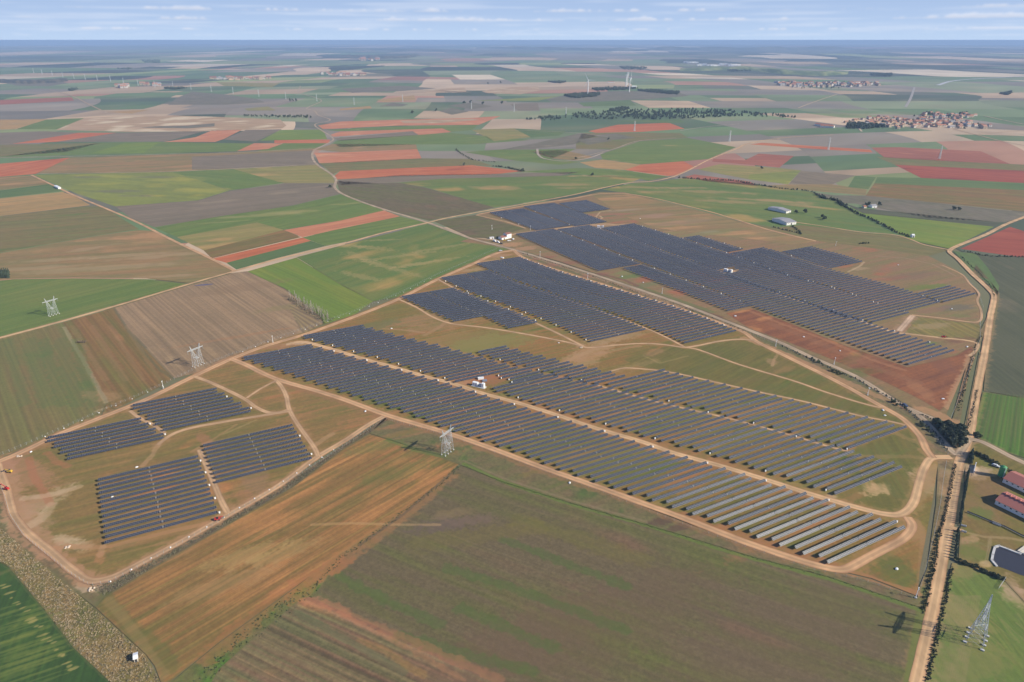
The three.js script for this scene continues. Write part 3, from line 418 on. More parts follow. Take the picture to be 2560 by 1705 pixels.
// the solar farm's own ground
F('farmw', 5, 152.8, '-8,1153 146,1080 365,994 486,934 577,893 602,905 690,950 803,983 962,1038 860,1106 694,1218 548,1303 438,1365 347,1413 278,1449 226,1460 182,1431 128,1384 66,1333 33,1289 14,1231 -8,1190');
F('farmc', 5, 152.8, '577,893 657,862 767,829 886,787 996,743 1087,697 1178,657 1244,628 1288,622 1306,640 1360,661 1540,718 1622,744 1703,769 1785,798 1860,827 1892,849 1992,900 2102,955 2193,1006 2255,1042 2302,1088 2330,1130 2345,1160 2330,1260 2300,1420 2293,1490 2180,1446 2105,1428 2028,1414 1882,1366 1700,1300 1507,1225 1361,1174 1215,1119 1106,1083 960,1040 803,985 690,951 602,908');
F('meadow', 6, 140, '1726,868 1760,863 1800,855 1855,849 1885,853 1990,905 2100,961 2192,1012 2252,1048 2262,1062 2231,1054 2156,1040 2080,1021 2004,1002 1896,979 1800,957 1711,937 1656,926 1600,915 1560,900 1620,885 1660,866');
F('meadow', 6, 100, '2270,1074 2300,1098 2311,1128 2320,1142 2312,1160 2298,1200 2283,1252 2262,1274 2240,1283 2200,1277 2100,1246 2260,1172 2165,1140 2125,1126');
F('farmu', 5, 152.8, '1150,604 1180,594 1245,602 1192,540 1197,534 1325,509 1434,494 1500,480 1560,481 1700,513 1850,554 2040,602 2120,612 2321,640 2394,676 2440,730 2452,780 2440,860 2427,890 2395,965 2366,1036 2400,1066 2357,1052 2262,1010 2138,936 2029,889 1956,855 1810,797 1710,758 1544,702 1398,654 1288,622');
F('fallow', 6, 152.8, '1084,553 1190,537 1215,545 1313,572 1270,583 1240,597 1177,594');
F('darkred', 6, 152.8, '1814,783 1878,771 1985,812 2118,866 2268,918 2390,888 2430,864 2436,880 2420,895 2394,955 2366,1014 2350,1028 2302,1000 2211,955 2065,893 1955,850 1875,823');
F('vine', 6, 80, '2296,793 2440,810 2452,815 2446,846 2420,850 2340,842 2262,832');
F('brown', 6, 165, '1482,489 1560,484 1690,512 1850,556 2040,604 1980,612 1900,600 1760,585 1640,570 1560,540 1530,520');
F('verge', 4, '1288,622 2262,1017', '1288,621 1544,702 1710,758 1956,857 2138,938 2262,1012 2366,1050 2420,1076 2394,1142 2330,1144 2302,1090 2255,1044 2102,957 1892,851 1703,771 1540,720 1300,641');
F('verge', 4, '2300,1600 2360,1320', '2345,1160 2330,1142 2396,1138 2440,960 2466,830 2438,850 2428,900 2398,1066 2380,1050 2420,900 2440,855 2474,790 2494,742 2474,700 2430,684 2440,662 2500,735 2484,830 2450,990 2434,1090 2404,1200 2384,1330 2362,1460 2322,1640 2308,1712 2266,1712 2299,1519 2293,1480 2318,1420 2340,1260');
// south of the farm
F('fallow', 4, '1160,1170 1640,1320', '1153,1164 1251,1203 1434,1260 1617,1313 1700,1337 1882,1393 2065,1441 2299,1519 2284,1607 2266,1712 1255,1712 1032,1603 850,1522 790,1482 860,1388 996,1289 1106,1205');
F('redstripe', 5, '850,1525 1250,1700', '763,1494 800,1490 850,1522 1032,1603 1262,1712 525,1712 548,1672 621,1607 730,1515');
F('verge', 3, 20, '-8,1180 14,1231 33,1289 66,1333 128,1384 182,1431 226,1462 263,1490 240,1520 91,1402 -8,1318');
F('gverge', 3, 60, '1153,1164 1106,1205 996,1289 860,1388 790,1482 850,1522 763,1500 730,1515 621,1607 530,1712 380,1712 434,1700 548,1607 730,1475 996,1270');
F('stubble', 4, '500,1500 900,1270', '262,1493 365,1431 548,1325 730,1220 860,1122 925,1085 1000,1108 1148,1160 1106,1203 996,1287 850,1386 730,1473 548,1605 430,1700 405,1712 387,1665 365,1636 240,1520');
F('ditch', 4, '365,1420 860,1115', '226,1464 278,1452 347,1416 438,1369 548,1307 694,1223 860,1112 962,1044 972,1048 925,1083 860,1121 730,1219 548,1324 365,1430 262,1492');
F('verge', 4, 152.8, '962,1041 1106,1084 1215,1121 1361,1176 1507,1227 1700,1302 1882,1368 2028,1416 2105,1431 2180,1449 2295,1494 2299,1518 2065,1440 1882,1392 1700,1336 1617,1312 1434,1259 1251,1202 1153,1163 1000,1107 925,1084');
F('scrub', 4, 60, '-8,1312 36,1351 91,1399 182,1474 236,1520 365,1638 405,1712 280,1712 182,1617 110,1523 22,1417 -8,1400');
F('wheat', 4, '0,1700 60,1560', '-8,1402 22,1418 110,1524 182,1618 284,1712 -8,1712');
// west of the farm
F('olive', 4, '150,830 260,1005', '-8,849 157,806 204,893 267,1007 250,1040 146,1080 -8,1150');
F('ochre', 4, '180,815 300,985', '157,806 285,770 321,827 434,947 400,967 300,1017 255,1037 267,1007 204,893');
F('plough', 4, '340,790 480,930', '285,770 328,757 475,713 584,682 618,678 712,722 800,790 812,808 767,829 657,862 577,893 486,934 434,947 321,827');
F('bright', 4, '640,690 850,790', '617,679 741,644 860,716 934,753 886,787 807,812 800,790 712,721');
F('greenp', 4, '760,760 1100,640', '741,643 860,612 1069,559 1179,599 1284,622 1244,628 1178,657 1087,697 996,743 934,753 850,710');
F('green', 4, '400,570 850,480', '387,569 548,541 730,515 858,484 960,526 850,552 708,574 643,556 442,593');
F('tangreen', 4, '442,600 690,575', '442,593 643,556 710,575 509,626');
F('ochre', 4, '520,640 740,590', '509,626 710,575 752,593 530,646');
F('red', 4, '550,650 770,600', '530,647 756,594 777,602 566,657');
F('deep', 4, '580,665 800,612', '566,657 777,602 815,615 694,645 591,674');
F('pinkred', 4, '720,580 990,535', '710,575 850,552 960,526 1000,541 850,572 756,593');
F('green', 4, '780,600 1050,555', '756,594 850,572 1000,541 1062,556 959,580 860,606 815,615');
F('brown', 3, '0,690 560,650', '-6,634 237,590 347,575 387,578 530,648 583,679 475,708 365,696 182,694 36,697 -6,700', 0.9);
F('green', 3, '0,800 400,700', '-6,702 36,698 182,696 365,698 470,710 328,751 157,800 -6,845');
F('olive', 3, '0,590 350,560', '-6,542 208,516 256,516 348,573 237,589 -6,633');
F('tan', 3, '0,520 220,495', '-6,497 157,480 184,489 226,513 -6,541');
F('deep', 3, '0,485 150,465', '-6,477 124,460 157,478 -6,496');
F('brown', 3, '0,460 110,450', '-6,444 80,439 124,460 -6,476');
F('red', 3, '0,425 170,395', '-6,410 175,394 90,435 -6,443');
F('yellow', 4, '100,440 500,470', '84,437 431,430 575,476 495,501 288,516 190,483');
F('green', 4, '450,430 700,450', '431,430 584,423 694,454 712,457 577,476');
F('tangreen', 4, '600,420 830,415', '584,423 796,412 832,439 837,457 712,458 694,454', 1.2);
F('mauve', 4, '300,520 830,470', '288,516 495,502 577,477 712,458 836,458 838,470 851,485 730,514 548,541 387,568 328,546');
F('brown', 3, '180,410 780,380', '175,394 600,381 782,372 781,396 796,411 584,422 431,429 90,434');
F('mauve', 4, 10, '480,392 781,376 781,396 796,411 584,421 480,424', 1.2);
F('fallow', 3, '850,480 1200,520', '851,482 840,452 941,458 996,457 1060,468 1237,519 1073,552 960,523');
F('mauve', 3, '850,450 1400,430', '845,450 1000,438 1270,434 1449,430 1398,440 1105,447 996,456 850,462');
F('greenp', 3, '1000,460 1560,450', '996,457 1105,447 1452,438 1520,440 1600,447 1577,456 1507,469 1434,486 1237,519 1060,467');
F('red', 3, '850,435 1280,415', '836,440 850,428 1179,413 1306,428 1233,436 996,440 842,449');
F('olive', 3, '850,415 1200,400', '800,408 1051,396 1179,397 1233,415 1179,413 850,428 832,436');
F('pinkred', 3, '800,395 1040,380', '786,382 850,381 1043,373 1054,396 850,407 798,408');
F('brown', 3, '800,372 1040,365', '790,374 830,360 1040,361 1043,373 850,380');
F('green', 3, '830,355 1100,335', '834,358 850,350 1124,332 1325,350 1179,361 1040,361 850,368');
F('mauve', 3, '835,345 1040,332', '834,346 1032,328 1044,338 850,352');
F('pinkred', 3, '830,335 1120,325', '826,337 850,329 1106,321 1128,330 1047,338 1032,328 834,342');
F('green', 3, '820,322 1180,316', '812,325 963,317 1197,312 1179,325 1128,330 1106,321 850,328');
F('pinkred', 3, '800,310 1240,292', '795,314 850,304 1014,299 1179,295 1252,290 1197,312 996,314 830,322 806,322');
F('pale', 4, '990,303 1180,298', '1000,302 1180,297 1200,300 1100,308 1010,308');
F('tangreen', 3, '1185,325 1320,345', '1179,325 1285,321 1328,343 1233,352');
F('deep', 3, '1290,322 1400,338', '1285,321 1416,328 1398,339 1328,344');
F('scrubg', 3, '1250,370 1480,345', '1252,374 1343,357 1453,332 1490,340 1434,361 1330,373');
F('red', 3, '1480,328 1700,315', '1471,328 1544,312 1672,307 1712,322 1600,330 1489,332');
F('olive', 3, '1480,350 1700,340', '1455,333 1700,332 1720,344 1600,352 1530,374 1440,372 1440,360');
F('green', 3, '1180,385 1440,375', '1160,380 1250,374 1330,374 1440,372 1379,397 1449,405 1400,412 1290,402');
F('brown', 3, '1330,385 1470,395', '1325,379 1405,375 1486,392 1449,402 1380,396');
F('tan', 3, '1450,410 1700,415', '1449,406 1507,399 1602,412 1562,425 1489,420');
F('red', 3, '1560,420 1700,415', '1602,412 1708,403 1736,417 1690,438 1672,440 1562,425');
F('green', 3, '1480,432 1640,450', '1300,429 1449,420 1562,426 1670,441 1620,452 1600,447 1452,437');
F('green', 3, '1500,385 1700,380', '1500,386 1600,353 1720,345 1840,368 1770,398 1710,403 1602,411 1507,398');
F('greenp', 3, '1520,480 2100,540', '1505,474 1580,458 1640,455 1710,445 1875,458 2028,480 2102,509 2240,586 2003,563 1937,568 1850,553 1700,511 1560,482');
F('olive', 3, '1940,575 2300,610', '1850,555 1937,569 2003,563 2248,589 2300,608 2368,626 2357,630 2320,640 2120,612 2040,603');
F('bright', 3, '2150,545 2450,585', '2156,532 2485,567 2385,616 2376,622 2300,606 2248,587 2211,564 2102,508');
F('greyg', 3, '2150,530 2480,555', '2110,508 2149,520 2503,556 2485,567 2156,533');
F('scrubg', 3, '2080,490 2550,540', '2028,480 2083,488 2164,489 2566,531 2566,541 2510,556 2321,545 2138,509 2102,508');
F('ochre', 3, '2190,470 2540,495', '2186,458 2566,476 2566,530 2164,489');
F('deep', 3, '2190,455 2560,470', '2193,443 2303,445 2566,458 2566,476 2186,458');
F('maroon', 3, '2240,420 2550,445', '2237,412 2566,427 2566,458 2303,445');
F('olive', 3, '2200,400 2540,420', '2190,392 2211,393 2394,404 2525,410 2566,412 2566,427 2237,412');
F('rosy', 3, '2190,380 2500,405', '2178,369 2248,368 2452,378 2525,410 2394,405 2211,394');
F('red', 3, '1880,365 2180,378', '1875,361 1905,357 2175,374 2182,381 2065,374');
F('rosy', 3, '1790,400 1980,400', '1784,397 1861,401 1897,384 1985,390 1948,419 1857,410 1780,404');
F('yellow', 3, '1880,440 2000,445', '1875,436 2003,426 1970,461 1870,448');
F('tangreen', 3, '1750,430 1880,440', '1745,424 1800,410 1948,420 2003,426 1875,436 1870,448');
F('rosy', 3, '1720,440 1890,460', '1707,443 1736,436 1875,454 1897,465 1773,454');
F('mauve', 3, '2010,430 2130,450', '2003,427 2138,439 2080,461 1972,460');
F('brown', 3, '2000,465 2160,480', '1972,461 2080,461 2167,474 2164,488 2028,477 1900,465');
F('deep', 3, '2130,455 2180,460', '2138,439 2190,443 2171,473 2120,468');
F('maroon', 3, '2420,610 2550,620', '2525,567 2566,580 2566,645 2401,622');
F('greyg', 3, '2440,640 2550,700', '2388,628 2566,646 2566,996 2459,977 2470,850 2480,795 2492,742 2470,712 2430,680', 1);
F('deep', 4, '2400,640 2480,720', '2383,628 2440,634 2470,670 2498,715 2494,738 2470,710 2430,676');
F('stripeg', 4, '2500,990 2480,1090', '2457,980 2566,996 2566,1146 2520,1132 2480,1112 2450,1098 2434,1090 2440,1046');
F('barnyard', 3, '2430,1120 2560,1180', '2420,1106 2450,1104 2480,1118 2566,1161 2566,1510 2512,1452 2396,1404 2402,1310 2410,1240 2414,1160');
F('meadow', 4, 150, '2430,1112 2450,1108 2490,1124 2566,1165 2566,1200 2495,1163 2436,1133');
F('green', 3, '2400,1430 2560,1620', '2394,1406 2512,1454 2566,1512 2566,1712 2310,1712 2334,1600 2356,1500 2380,1408');
F('weed', 4, '2300,1600 2360,1320', '2340,1480 2362,1400 2374,1320 2384,1245 2377,1240 2366,1300 2352,1370 2330,1460 2300,1530');
F('weed', 4, '2300,1600 2360,1320', '2310,1712 2334,1612 2355,1510 2368,1440 2361,1438 2345,1520 2322,1610 2300,1712');
F('weed', 4, '2440,980 2425,1080', '2440,966 2428,1046 2420,1078 2410,1072 2418,1030 2430,970 2448,880 2454,880');
for (const p of ['420,262 440,246 480,229 560,236 640,247 662,256 560,262', '948,266 980,257 1020,261 1006,266', '1098,278 1128,269 1172,279 1130,287', '1118,264 1180,256 1232,266 1180,273', '1368,249 1440,232 1560,227 1700,232 1722,240 1600,249 1480,252 1400,253', '0,205 60,198 130,200 172,208 120,216 40,214', '1440,349 1500,343 1530,352 1470,362', '1480,338 1540,334 1590,345 1530,350', '850,222 1000,214 1090,221 1000,228 880,232']) F('scrubg', 5, 0, p);
for (const p of ['1204,229 1250,218 1345,216 1350,226 1300,236 1220,233', '1050,233 1100,222 1162,219 1166,230 1100,232', '1090,226 1180,230 1130,232', '320,230 460,228 440,231']) F('pale', 5, 0, p);
for (const [p, t] of [['0,250 180,243 185,252 0,262', 'rosy'], ['540,205 700,208 680,218 560,215', 'tangreen'], ['1275,260 1345,257 1348,276 1295,277', 'mauve'], ['940,250 1035,238 1040,250 960,255', 'tan'], ['850,272 925,265 930,271 850,276', 'tan'], ['1180,252 1400,240 1345,252', 'yellow'], ['1445,257 1575,250 1590,264 1460,266', 'deep'], ['1190,324 1285,321 1325,343 1235,353', 'tangreen'], ['260,280 375,274 330,284', 'tan'], ['610,272 670,266 690,276 620,277', 'tangreen'], ['0,300 120,298 40,322 0,324', 'tan'], ['1520,303 1700,298 1712,306 1680,308', 'deep'], ['1950,440 2000,436', 'tan']]) if (p.split(' ').length > 2) F(t, 5, 0, p);
// pale eroded rise and its neighbours in the west
F('pale', 4, '150,318 700,300', '139,325 212,295 420,288 614,295 701,299 716,314 705,321 511,328 336,330');
F('scrubg', 5, '350,318 530,314', '347,319 390,316 470,314 537,308 536,316 471,321');
F('tan', 3, '0,310 100,305', '-6,299 110,299 36,323 -6,324');
F('green', 3, '50,318 200,300', '40,323 113,299 219,295 142,323');
F('mauve', 3, '0,345 190,330', '-6,332 110,328 201,332 29,361 -6,361');
F('red', 4, '40,358 280,335', '29,360 197,332 292,332 139,355');
F('mauve', 3, '150,350 500,332', '139,355 292,332 511,328 413,354');
F('pinkred', 4, '420,352 600,328', '409,355 489,343 530,326 606,324 559,348 537,355');
F('mauve', 3, '570,345 700,328', '559,349 614,325 705,323 640,354');
F('bright', 4, '660,348 810,330', '650,352 701,325 807,324 818,348');
F('red', 4, '690,355 825,353', '686,350 825,349 823,358 686,358');
F('olive', 3, '0,370 240,362', '-6,362 252,357 164,380 -6,392');
F('green', 3, '170,378 390,360', '252,357 398,355 350,384 164,388 -6,393');
F('bright', 4, '240,378 390,362', '314,357 398,356 358,382 226,384');
F('green', 3, '370,375 630,364', '398,355 639,359 592,378 350,385');
F('pinkred', 4, '600,372 700,362', '635,358 708,359 668,373 592,378');
F('green', 3, '680,370 820,362', '708,358 822,357 785,372 640,379');
console.log('textures', nTex, texPix);

// far hills on the horizon: long low wooded plateaus
function hill(spec, deep, high, c) {
  const P = spec.split(' ').map(q => q.split(',').map(Number)), pos = [], cl = [], idx = [], n = 60, K = 9;
  for (let i = 0; i <= n; i++) { const t = i / n * (P.length - 1), k = Math.min(P.length - 2, Math.floor(t)), f = t - k, [X, Z] = G(P[k][0] + (P[k + 1][0] - P[k][0]) * f, P[k][1] + (P[k + 1][1] - P[k][1]) * f), d = dist(X, Z), ends = Math.min(1, Math.min(i, n - i) / 7);
    for (let j = 0; j <= K; j++) { const s = j / K, r = 1 + deep * s / d, y = lift(0.3, X, Z) + 0.62 * high * ends * (0.7 + 0.45 * vn(i * 0.31 + P[0][0], 3)) * ss(0, 0.3, s) * (s > 0.7 ? ss(1.05, 0.7, s) : 1) * (0.9 + 0.2 * vn(i * 0.9, j)); pos.push(X * r, y, Z * r);
      const m = ss(0.35, 0.7, fbm(i * 0.35 + P[0][0], j * 0.6)), q = [c[0] + 62 * m, c[1] + 46 * m, c[2] + 34 * m]; cl.push(lin(q[0]) * ALB, lin(q[1]) * ALB, lin(q[2]) * ALB);
      if (i < n && j < K) { const o = i * (K + 1) + j; idx.push(o, o + K + 1, o + 1, o + 1, o + K + 1, o + K + 2); } } }
  const g = new THREE.BufferGeometry(); g.setAttribute('position', new THREE.Float32BufferAttribute(pos, 3)); g.setAttribute('color', new THREE.Float32BufferAttribute(cl, 3)); g.setIndex(idx); g.computeVertexNormals();
  struct('hills', g, new THREE.MeshStandardMaterial({ vertexColors: true, roughness: 1 }));
}
hill('560,127 700,126 860,126 1020,128 1180,131', 3500, 70, [50, 58, 40]);
hill('850,141 900,145 960,147 1020,146 1050,140', 1500, 40, [62, 64, 44]);
hill('1190,121 1300,123 1400,126 1500,128 1620,128', 3500, 95, [52, 60, 42]);
hill('1600,126 1720,126 1860,127 2000,126 2150,124', 4000, 110, [48, 58, 42]);
hill('2100,131 2200,128 2300,126 2400,126 2600,128', 3500, 70, [52, 60, 44]);
hill('1700,178 1800,176 1880,177 1960,186 2060,190 2120,186', 700, 34, [88, 106, 60]);
hill('-80,124 80,123 220,121 400,119 560,119', 5000, 40, [90, 100, 70]);
hill('380,113 470,112.6 560,113', 4000, 60, [90, 100, 76]);
hill('1140,115 1500,114 1900,114 2300,114.5 2640,116', 5000, 16, [84, 96, 74]);
hill('-40,206 20,208 70,210 130,208 170,203', 500, 16, [56, 58, 40]);

// ------------------------------------------------------------------ solar panel rows
const RA = 152.8 * Math.PI / 180, RL = [-Math.cos(RA), -Math.sin(RA)], RN = [Math.sin(RA), -Math.cos(RA)], TILT = 44 * Math.PI / 180, NMOD = 58;
const cellTex = (() => {
  const w = 32, h = 64, d = new Uint8Array(w * h * 4);
  for (let j = 0; j < h; j++) for (let i = 0; i < w; i++) { const fr = i < 2 || i >= w - 2 || j < 3 || j >= h - 3, mid = Math.abs(j - h / 2 + 0.5) < 3, bus = (i - 3) % 4 === 3 || j % 5 === 4, c = fr ? [138, 142, 152] : mid ? [118, 122, 134] : bus ? [22, 27, 44] : [14, 17, 32]; const o = (j * w + i) * 4; d[o] = c[0]; d[o + 1] = c[1]; d[o + 2] = c[2]; d[o + 3] = 255; }
  const t = new THREE.DataTexture(d, w, h); t.colorSpace = THREE.SRGBColorSpace; t.magFilter = t.minFilter = THREE.LinearFilter; t.needsUpdate = true; return t;
})();
const panelMat = new THREE.MeshPhysicalMaterial({ map: cellTex, roughness: 0.3, specularIntensity: 0.13 });
const steel = std(new THREE.Color(0.42, 0.43, 0.44), 0.5, { metalness: 0.6 }), dirtySteel = std(new THREE.Color(0.2, 0.2, 0.21), 0.8), cream = std(new THREE.Color(0.78, 0.78, 0.76), 0.6), white = std(new THREE.Color(0.82, 0.82, 0.8), 0.6);
const panelGeo = (() => {                                       // modules two metres tall side by side, a gap for the drive in the middle
  const L = [], mw = 1.012, pitch = 1.03;
  for (let i = 0; i < NMOD; i++) {
    const x = (i - (NMOD - 1) / 2) * pitch + (i < NMOD / 2 ? -0.42 : 0.42), b = new THREE.BoxGeometry(mw, 0.04, 1.76), uv = b.attributes.uv;
    for (let k = 0; k < 24; k++) if (k < 8 || k > 11) uv.setXY(k, 0.03, 0.02); b.translate(x, 0.1, 0); L.push(b);
  }
  return mergeGeometries(L);
})();
const ROWLEN = NMOD * 1.03 + 0.84;
const postGeo = mergeGeometries(Array.from({ length: 9 }, (_, i) => new THREE.BoxGeometry(0.16, 1.5, 0.12).translate((i - 4) * 7.2, 0.75, 0)));
const tubeGeo = new THREE.CylinderGeometry(0.08, 0.08, ROWLEN, 6).rotateZ(Math.PI / 2);
const motorGeo = mergeGeometries([new THREE.BoxGeometry(0.5, 0.34, 0.5), new THREE.CylinderGeometry(0.13, 0.13, 0.8, 8).rotateX(Math.PI / 2).translate(0, -0.1, 0.3), new THREE.BoxGeometry(0.5, 0.1, 1.3).translate(0, 0.16, 0)]);
const polyN = s => pts(s).map(([x, z]) => [x * RN[0] + z * RN[1], x * RL[0] + z * RL[1]]).sort((p, q) => p[0] - q[0]);
const at = (P, n) => { if (n <= P[0][0]) return P[0][1]; for (let i = 1; i < P.length; i++) if (n <= P[i][0]) { const [a, b] = [P[i - 1], P[i]]; return a[1] + (b[1] - a[1]) * (n - a[0]) / (b[0] - a[0] || 1); } return P[P.length - 1][1]; };
const BL = [   // what the block is, left ends, right ends, cabinets: every how many rows and at which end
  ['of the front strip by the fields', '602.9,897.6 890,993 1017,1033.5 1093.5,1064 1306.5,1136 1401,1179 1613.8,1250 1765,1300.5 2073,1409', '777.5,867.2 988,926 1139.6,969.7 1283,1016.5 1670.8,1132.7 1859,1189 2263.7,1320', 6, 1],
  ['between central road and the brown ground', '751.7,843.8 904,887 952.3,897.3 1042,928 1133,953', '908.4,818.5 982,839 1088,865.4 1201,895.3 1300.9,926', 4, -1],
  ['half length beside the transformer station', '1241.8,939.7 1281.2,954.6', '1324.4,926 1366,939.7', 2, -1],
  ['of the strip behind the central road', '1220.8,974.3 1255.4,983 1334,1010 1444,1043 1523.5,1065.8 1605.7,1091 1768,1135 1863.3,1164.8 2089,1237.3', '1389.9,941.3 1493.6,966 1605,993.8 1778,1040.6 1894.5,1067 2033.8,1105.7 2257.2,1169.1', 6, -1],
  ['half length below the rutted meadow', '1188.4,884 1287.3,913 1415.7,944.4 1484.8,960.5', '1266.3,871 1332.9,889.4 1461,919.3 1564.2,944.2', 6, -1],
  ['of the strip beside the green meadow', '1509.2,963.9 1632.9,996.5 1779,1031 1879.6,1060 2016.8,1096.8 2117.1,1122.9', '1664.1,930.6 1749,953 1906.7,987.5 2033.8,1018 2267,1071.9', 5, -1],
  ['of the upper western block', '330.2,1019.6 413.8,1079', '536.7,975.1 630.5,1030.2', 5, 1],
  ['of the westernmost block', '117.7,1101 174,1150.4', '348.6,1049.9 415,1097.4', 4, 1],
  ['of the block by the red lift', '245.8,1207 265,1361.9', '494.7,1143.8 545.6,1284.8', 3, 1],
  ['of the western block beside the path', '508.5,1120.4 541.8,1207.7', '730.7,1065.6 781.4,1150.2', 5, 1],
  ['of the lowest strip in the middle field', '1005.1,746.2 1043.9,764.5 1083.3,784 1130.1,807.3', '1134.9,722.4 1202.8,749.6 1262.6,771.3 1279.6,777.4', 6, 1],
  ['half length in the middle field', '1211,795.1 1271.5,824.4', '1287,781 1341.9,805.4', 4, 1],
  ['of the central strip in the middle field', '1104.3,698.9 1168.9,732 1264,766 1357,802 1476.7,858.4', '1223.2,678.5 1309,712 1394.5,739 1469,764 1561.7,797.9 1613.4,823', 4, -1],
  ['of the roadside strip in the middle field', '1191.3,662.2 1269.5,698.7 1318.4,715.7 1404,744.2 1481.5,768.7 1572.6,798.5 1646,831 1710.5,861.4', '1302.4,646.3 1367.3,668.8 1442,692.6 1540,723.9 1661.6,761 1750,791.7 1839.6,827.7', 4, 1],
  ['T', '1226.3,534.8 1335.7,575.9', '1307.8,523.3 1430.1,566.1', 9, -1], ['T', '1308.5,518.5 1432.8,566.1', '1388,510.4 1518.4,556.8', 9, -1], ['T', '1395.5,509.7 1448.5,531.4', '1470.9,504.3 1527.3,525.6', 9, -1],
  ['U', '1290.2,588.1 1500.8,682.3', '1385.3,575.3 1504.8,621.5 1593,657', 5, 1], ['U', '1560.5,674.5 1668.5,718.8 1816.6,778.6', '1610,664 1703.8,698.6 1819.3,742 1878.5,766', 5, 1],
  ['of the far field beside red ground', '1389.3,574.9 1509,620 1708,698 1825,741 1882,768.7 2118.6,857.9 2268.3,913.8', '1479.7,567.4 1500,573.6 1581.5,599.4 1667,633 1790.8,674 1871,707 1950,735 2037,765 2118,790 2179,812 2239,832 2384.3,879', 6, 1],
  ['U', '1504,573 1590,603 1675,637 1798,677 1813,688 1880,713 1957,740 2045,770 2126,796 2175.4,804.5', '1587,562 1697,595.7 1706.5,597.7 1818,632.4 1899.9,664.4 1980.7,691.7 2071,715.5 2116,729.8 2197,763 2250.9,779 2275.5,786.8', 5, 1],
  ['U', '1709.9,598 1808,630', '1748.6,591.6 1863,626.4', 5, 1], ['U', '1823,636 1902,666 1984,694 2074,717 2120,732 2200,764.5 2253.8,780', '1913,622.8 1949.8,631 2066,674 2100,682.6 2187,705 2277,729.6 2291,734.8 2350,757', 5, -1],
  ['U', '1953.4,630.6 2066.3,674.6', '2034.2,621.6 2120,642.3 2154.7,654.1', 5, -1], ['U', '2292.9,734.8 2352.4,755.7', '2380,719.5 2442.3,737.7', 3, -1],
];
const rows = [], cabs = [];
BL.forEach(([what, ls, rs, every, end], bi) => {
  const Lp = polyN(ls), Rp = polyN(rs), n0 = (Lp[0][0] + Rp[0][0]) / 2, n1 = (Lp.at(-1)[0] + Rp.at(-1)[0]) / 2, cnt = Math.round((n1 - n0) / 5.25), step = (n1 - n0) / cnt;
  for (let i = 0; i <= cnt; i++) {
    const n = n0 + i * step, q = n0 + (i - i % 2 + 0.5) * step, a = at(Lp, q), b = at(Rp, q); let len = b - a, c = (a + b) / 2; const full = len > 44; len = full ? Math.max(55, Math.min(62, len)) : Math.max(24, Math.min(32, len));
    if (bi === 20) { const [sx, sz] = G(1845, 674), sn = sx * RN[0] + sz * RN[1]; if (Math.abs(n - sn) < 9) { c += 11; len -= 22; } }
    rows.push({ what, bi, i: cnt - i, of: cnt, n, c, len, x: n * RN[0] + c * RL[0], z: n * RN[1] + c * RL[1] });
    if (i % every === every - 2 || (every === 2 && i % 2)) cabs.push({ bi, n, c: c + end * (len / 2 + 1.0), x: n * RN[0] + (c + end * (len / 2 + 1.0)) * RL[0], z: n * RN[1] + (c + end * (len / 2 + 1.0)) * RL[1] });
  }
});
rows.sort((p, q) => dist(p.x, p.z) - dist(q.x, q.z));
const ord = k => k + (k % 100 > 10 && k % 100 < 14 ? 'th' : ['th', 'st', 'nd', 'rd'][k % 10] || 'th');
const proto = new THREE.Group(); proto.name = 'solar_panel_row';
part('solar_panels', panelGeo, panelMat, proto).userData.kind = 'stuff';
part('torque_tube', tubeGeo, steel, proto); part('support_posts', postGeo, dirtySteel, proto).userData.kind = 'stuff'; part('drive_motor', motorGeo, dirtySteel, proto);
proto.children[0].position.y = proto.children[1].position.y = proto.children[3].position.y = 1.5;
const rowY = (x, z) => lift(6, x, z);
let nr = 0; const rest = [];
for (const r of rows) {
  const turn = Math.atan2(RN[0], RN[1]), dt = (rnd() - 0.5) * 0.06, tl = [42, 42, 42, 42, 42, 42, 27, 25, 27, 29, 34, 36, 36, 38][r.bi] * Math.PI / 180 + dt || 36 * Math.PI / 180 + dt;
  if (nr++ < 300 && r.what.length > 1) {
    const g = proto.clone(); g.position.set(r.x, rowY(r.x, r.z), r.z); g.rotation.y = turn; g.scale.x = r.len / ROWLEN; g.children[0].rotation.x = g.children[3].rotation.x = tl; top(g, 'solar_panel_row');
    tag(g, `solar panel row, ${ord(r.i + 1)} from lower right end, ${r.what}`, 'solar panels', 'solar panel rows of the solar farm');
  } else rest.push([r, turn, tl]);
}
{
  const g = base('distant_solar_rows', 0, 0, 0); g.userData.kind = 'stuff'; tag(g, 'dense blue solar panel rows filling the far fields beyond the diagonal road', 'solar panels');
  const A = new THREE.InstancedMesh(panelGeo, panelMat, rest.length), B = new THREE.InstancedMesh(postGeo, dirtySteel, rest.length), o = new THREE.Object3D(); A.name = 'solar_panels'; B.name = 'support_posts'; A.castShadow = A.receiveShadow = B.castShadow = true;
  rest.forEach(([r, turn, tl], i) => { o.rotation.order = 'YXZ'; o.position.set(r.x, rowY(r.x, r.z) + 1.5, r.z); o.rotation.set(tl, turn, 0); o.scale.set(r.len / ROWLEN, 1, 1); o.updateMatrix(); A.setMatrixAt(i, o.matrix); o.position.y -= 1.5; o.rotation.set(0, turn, 0); o.updateMatrix(); B.setMatrixAt(i, o.matrix); });
  g.add(A, B); console.log('rows', rows.length, 'instanced', rest.length);
}

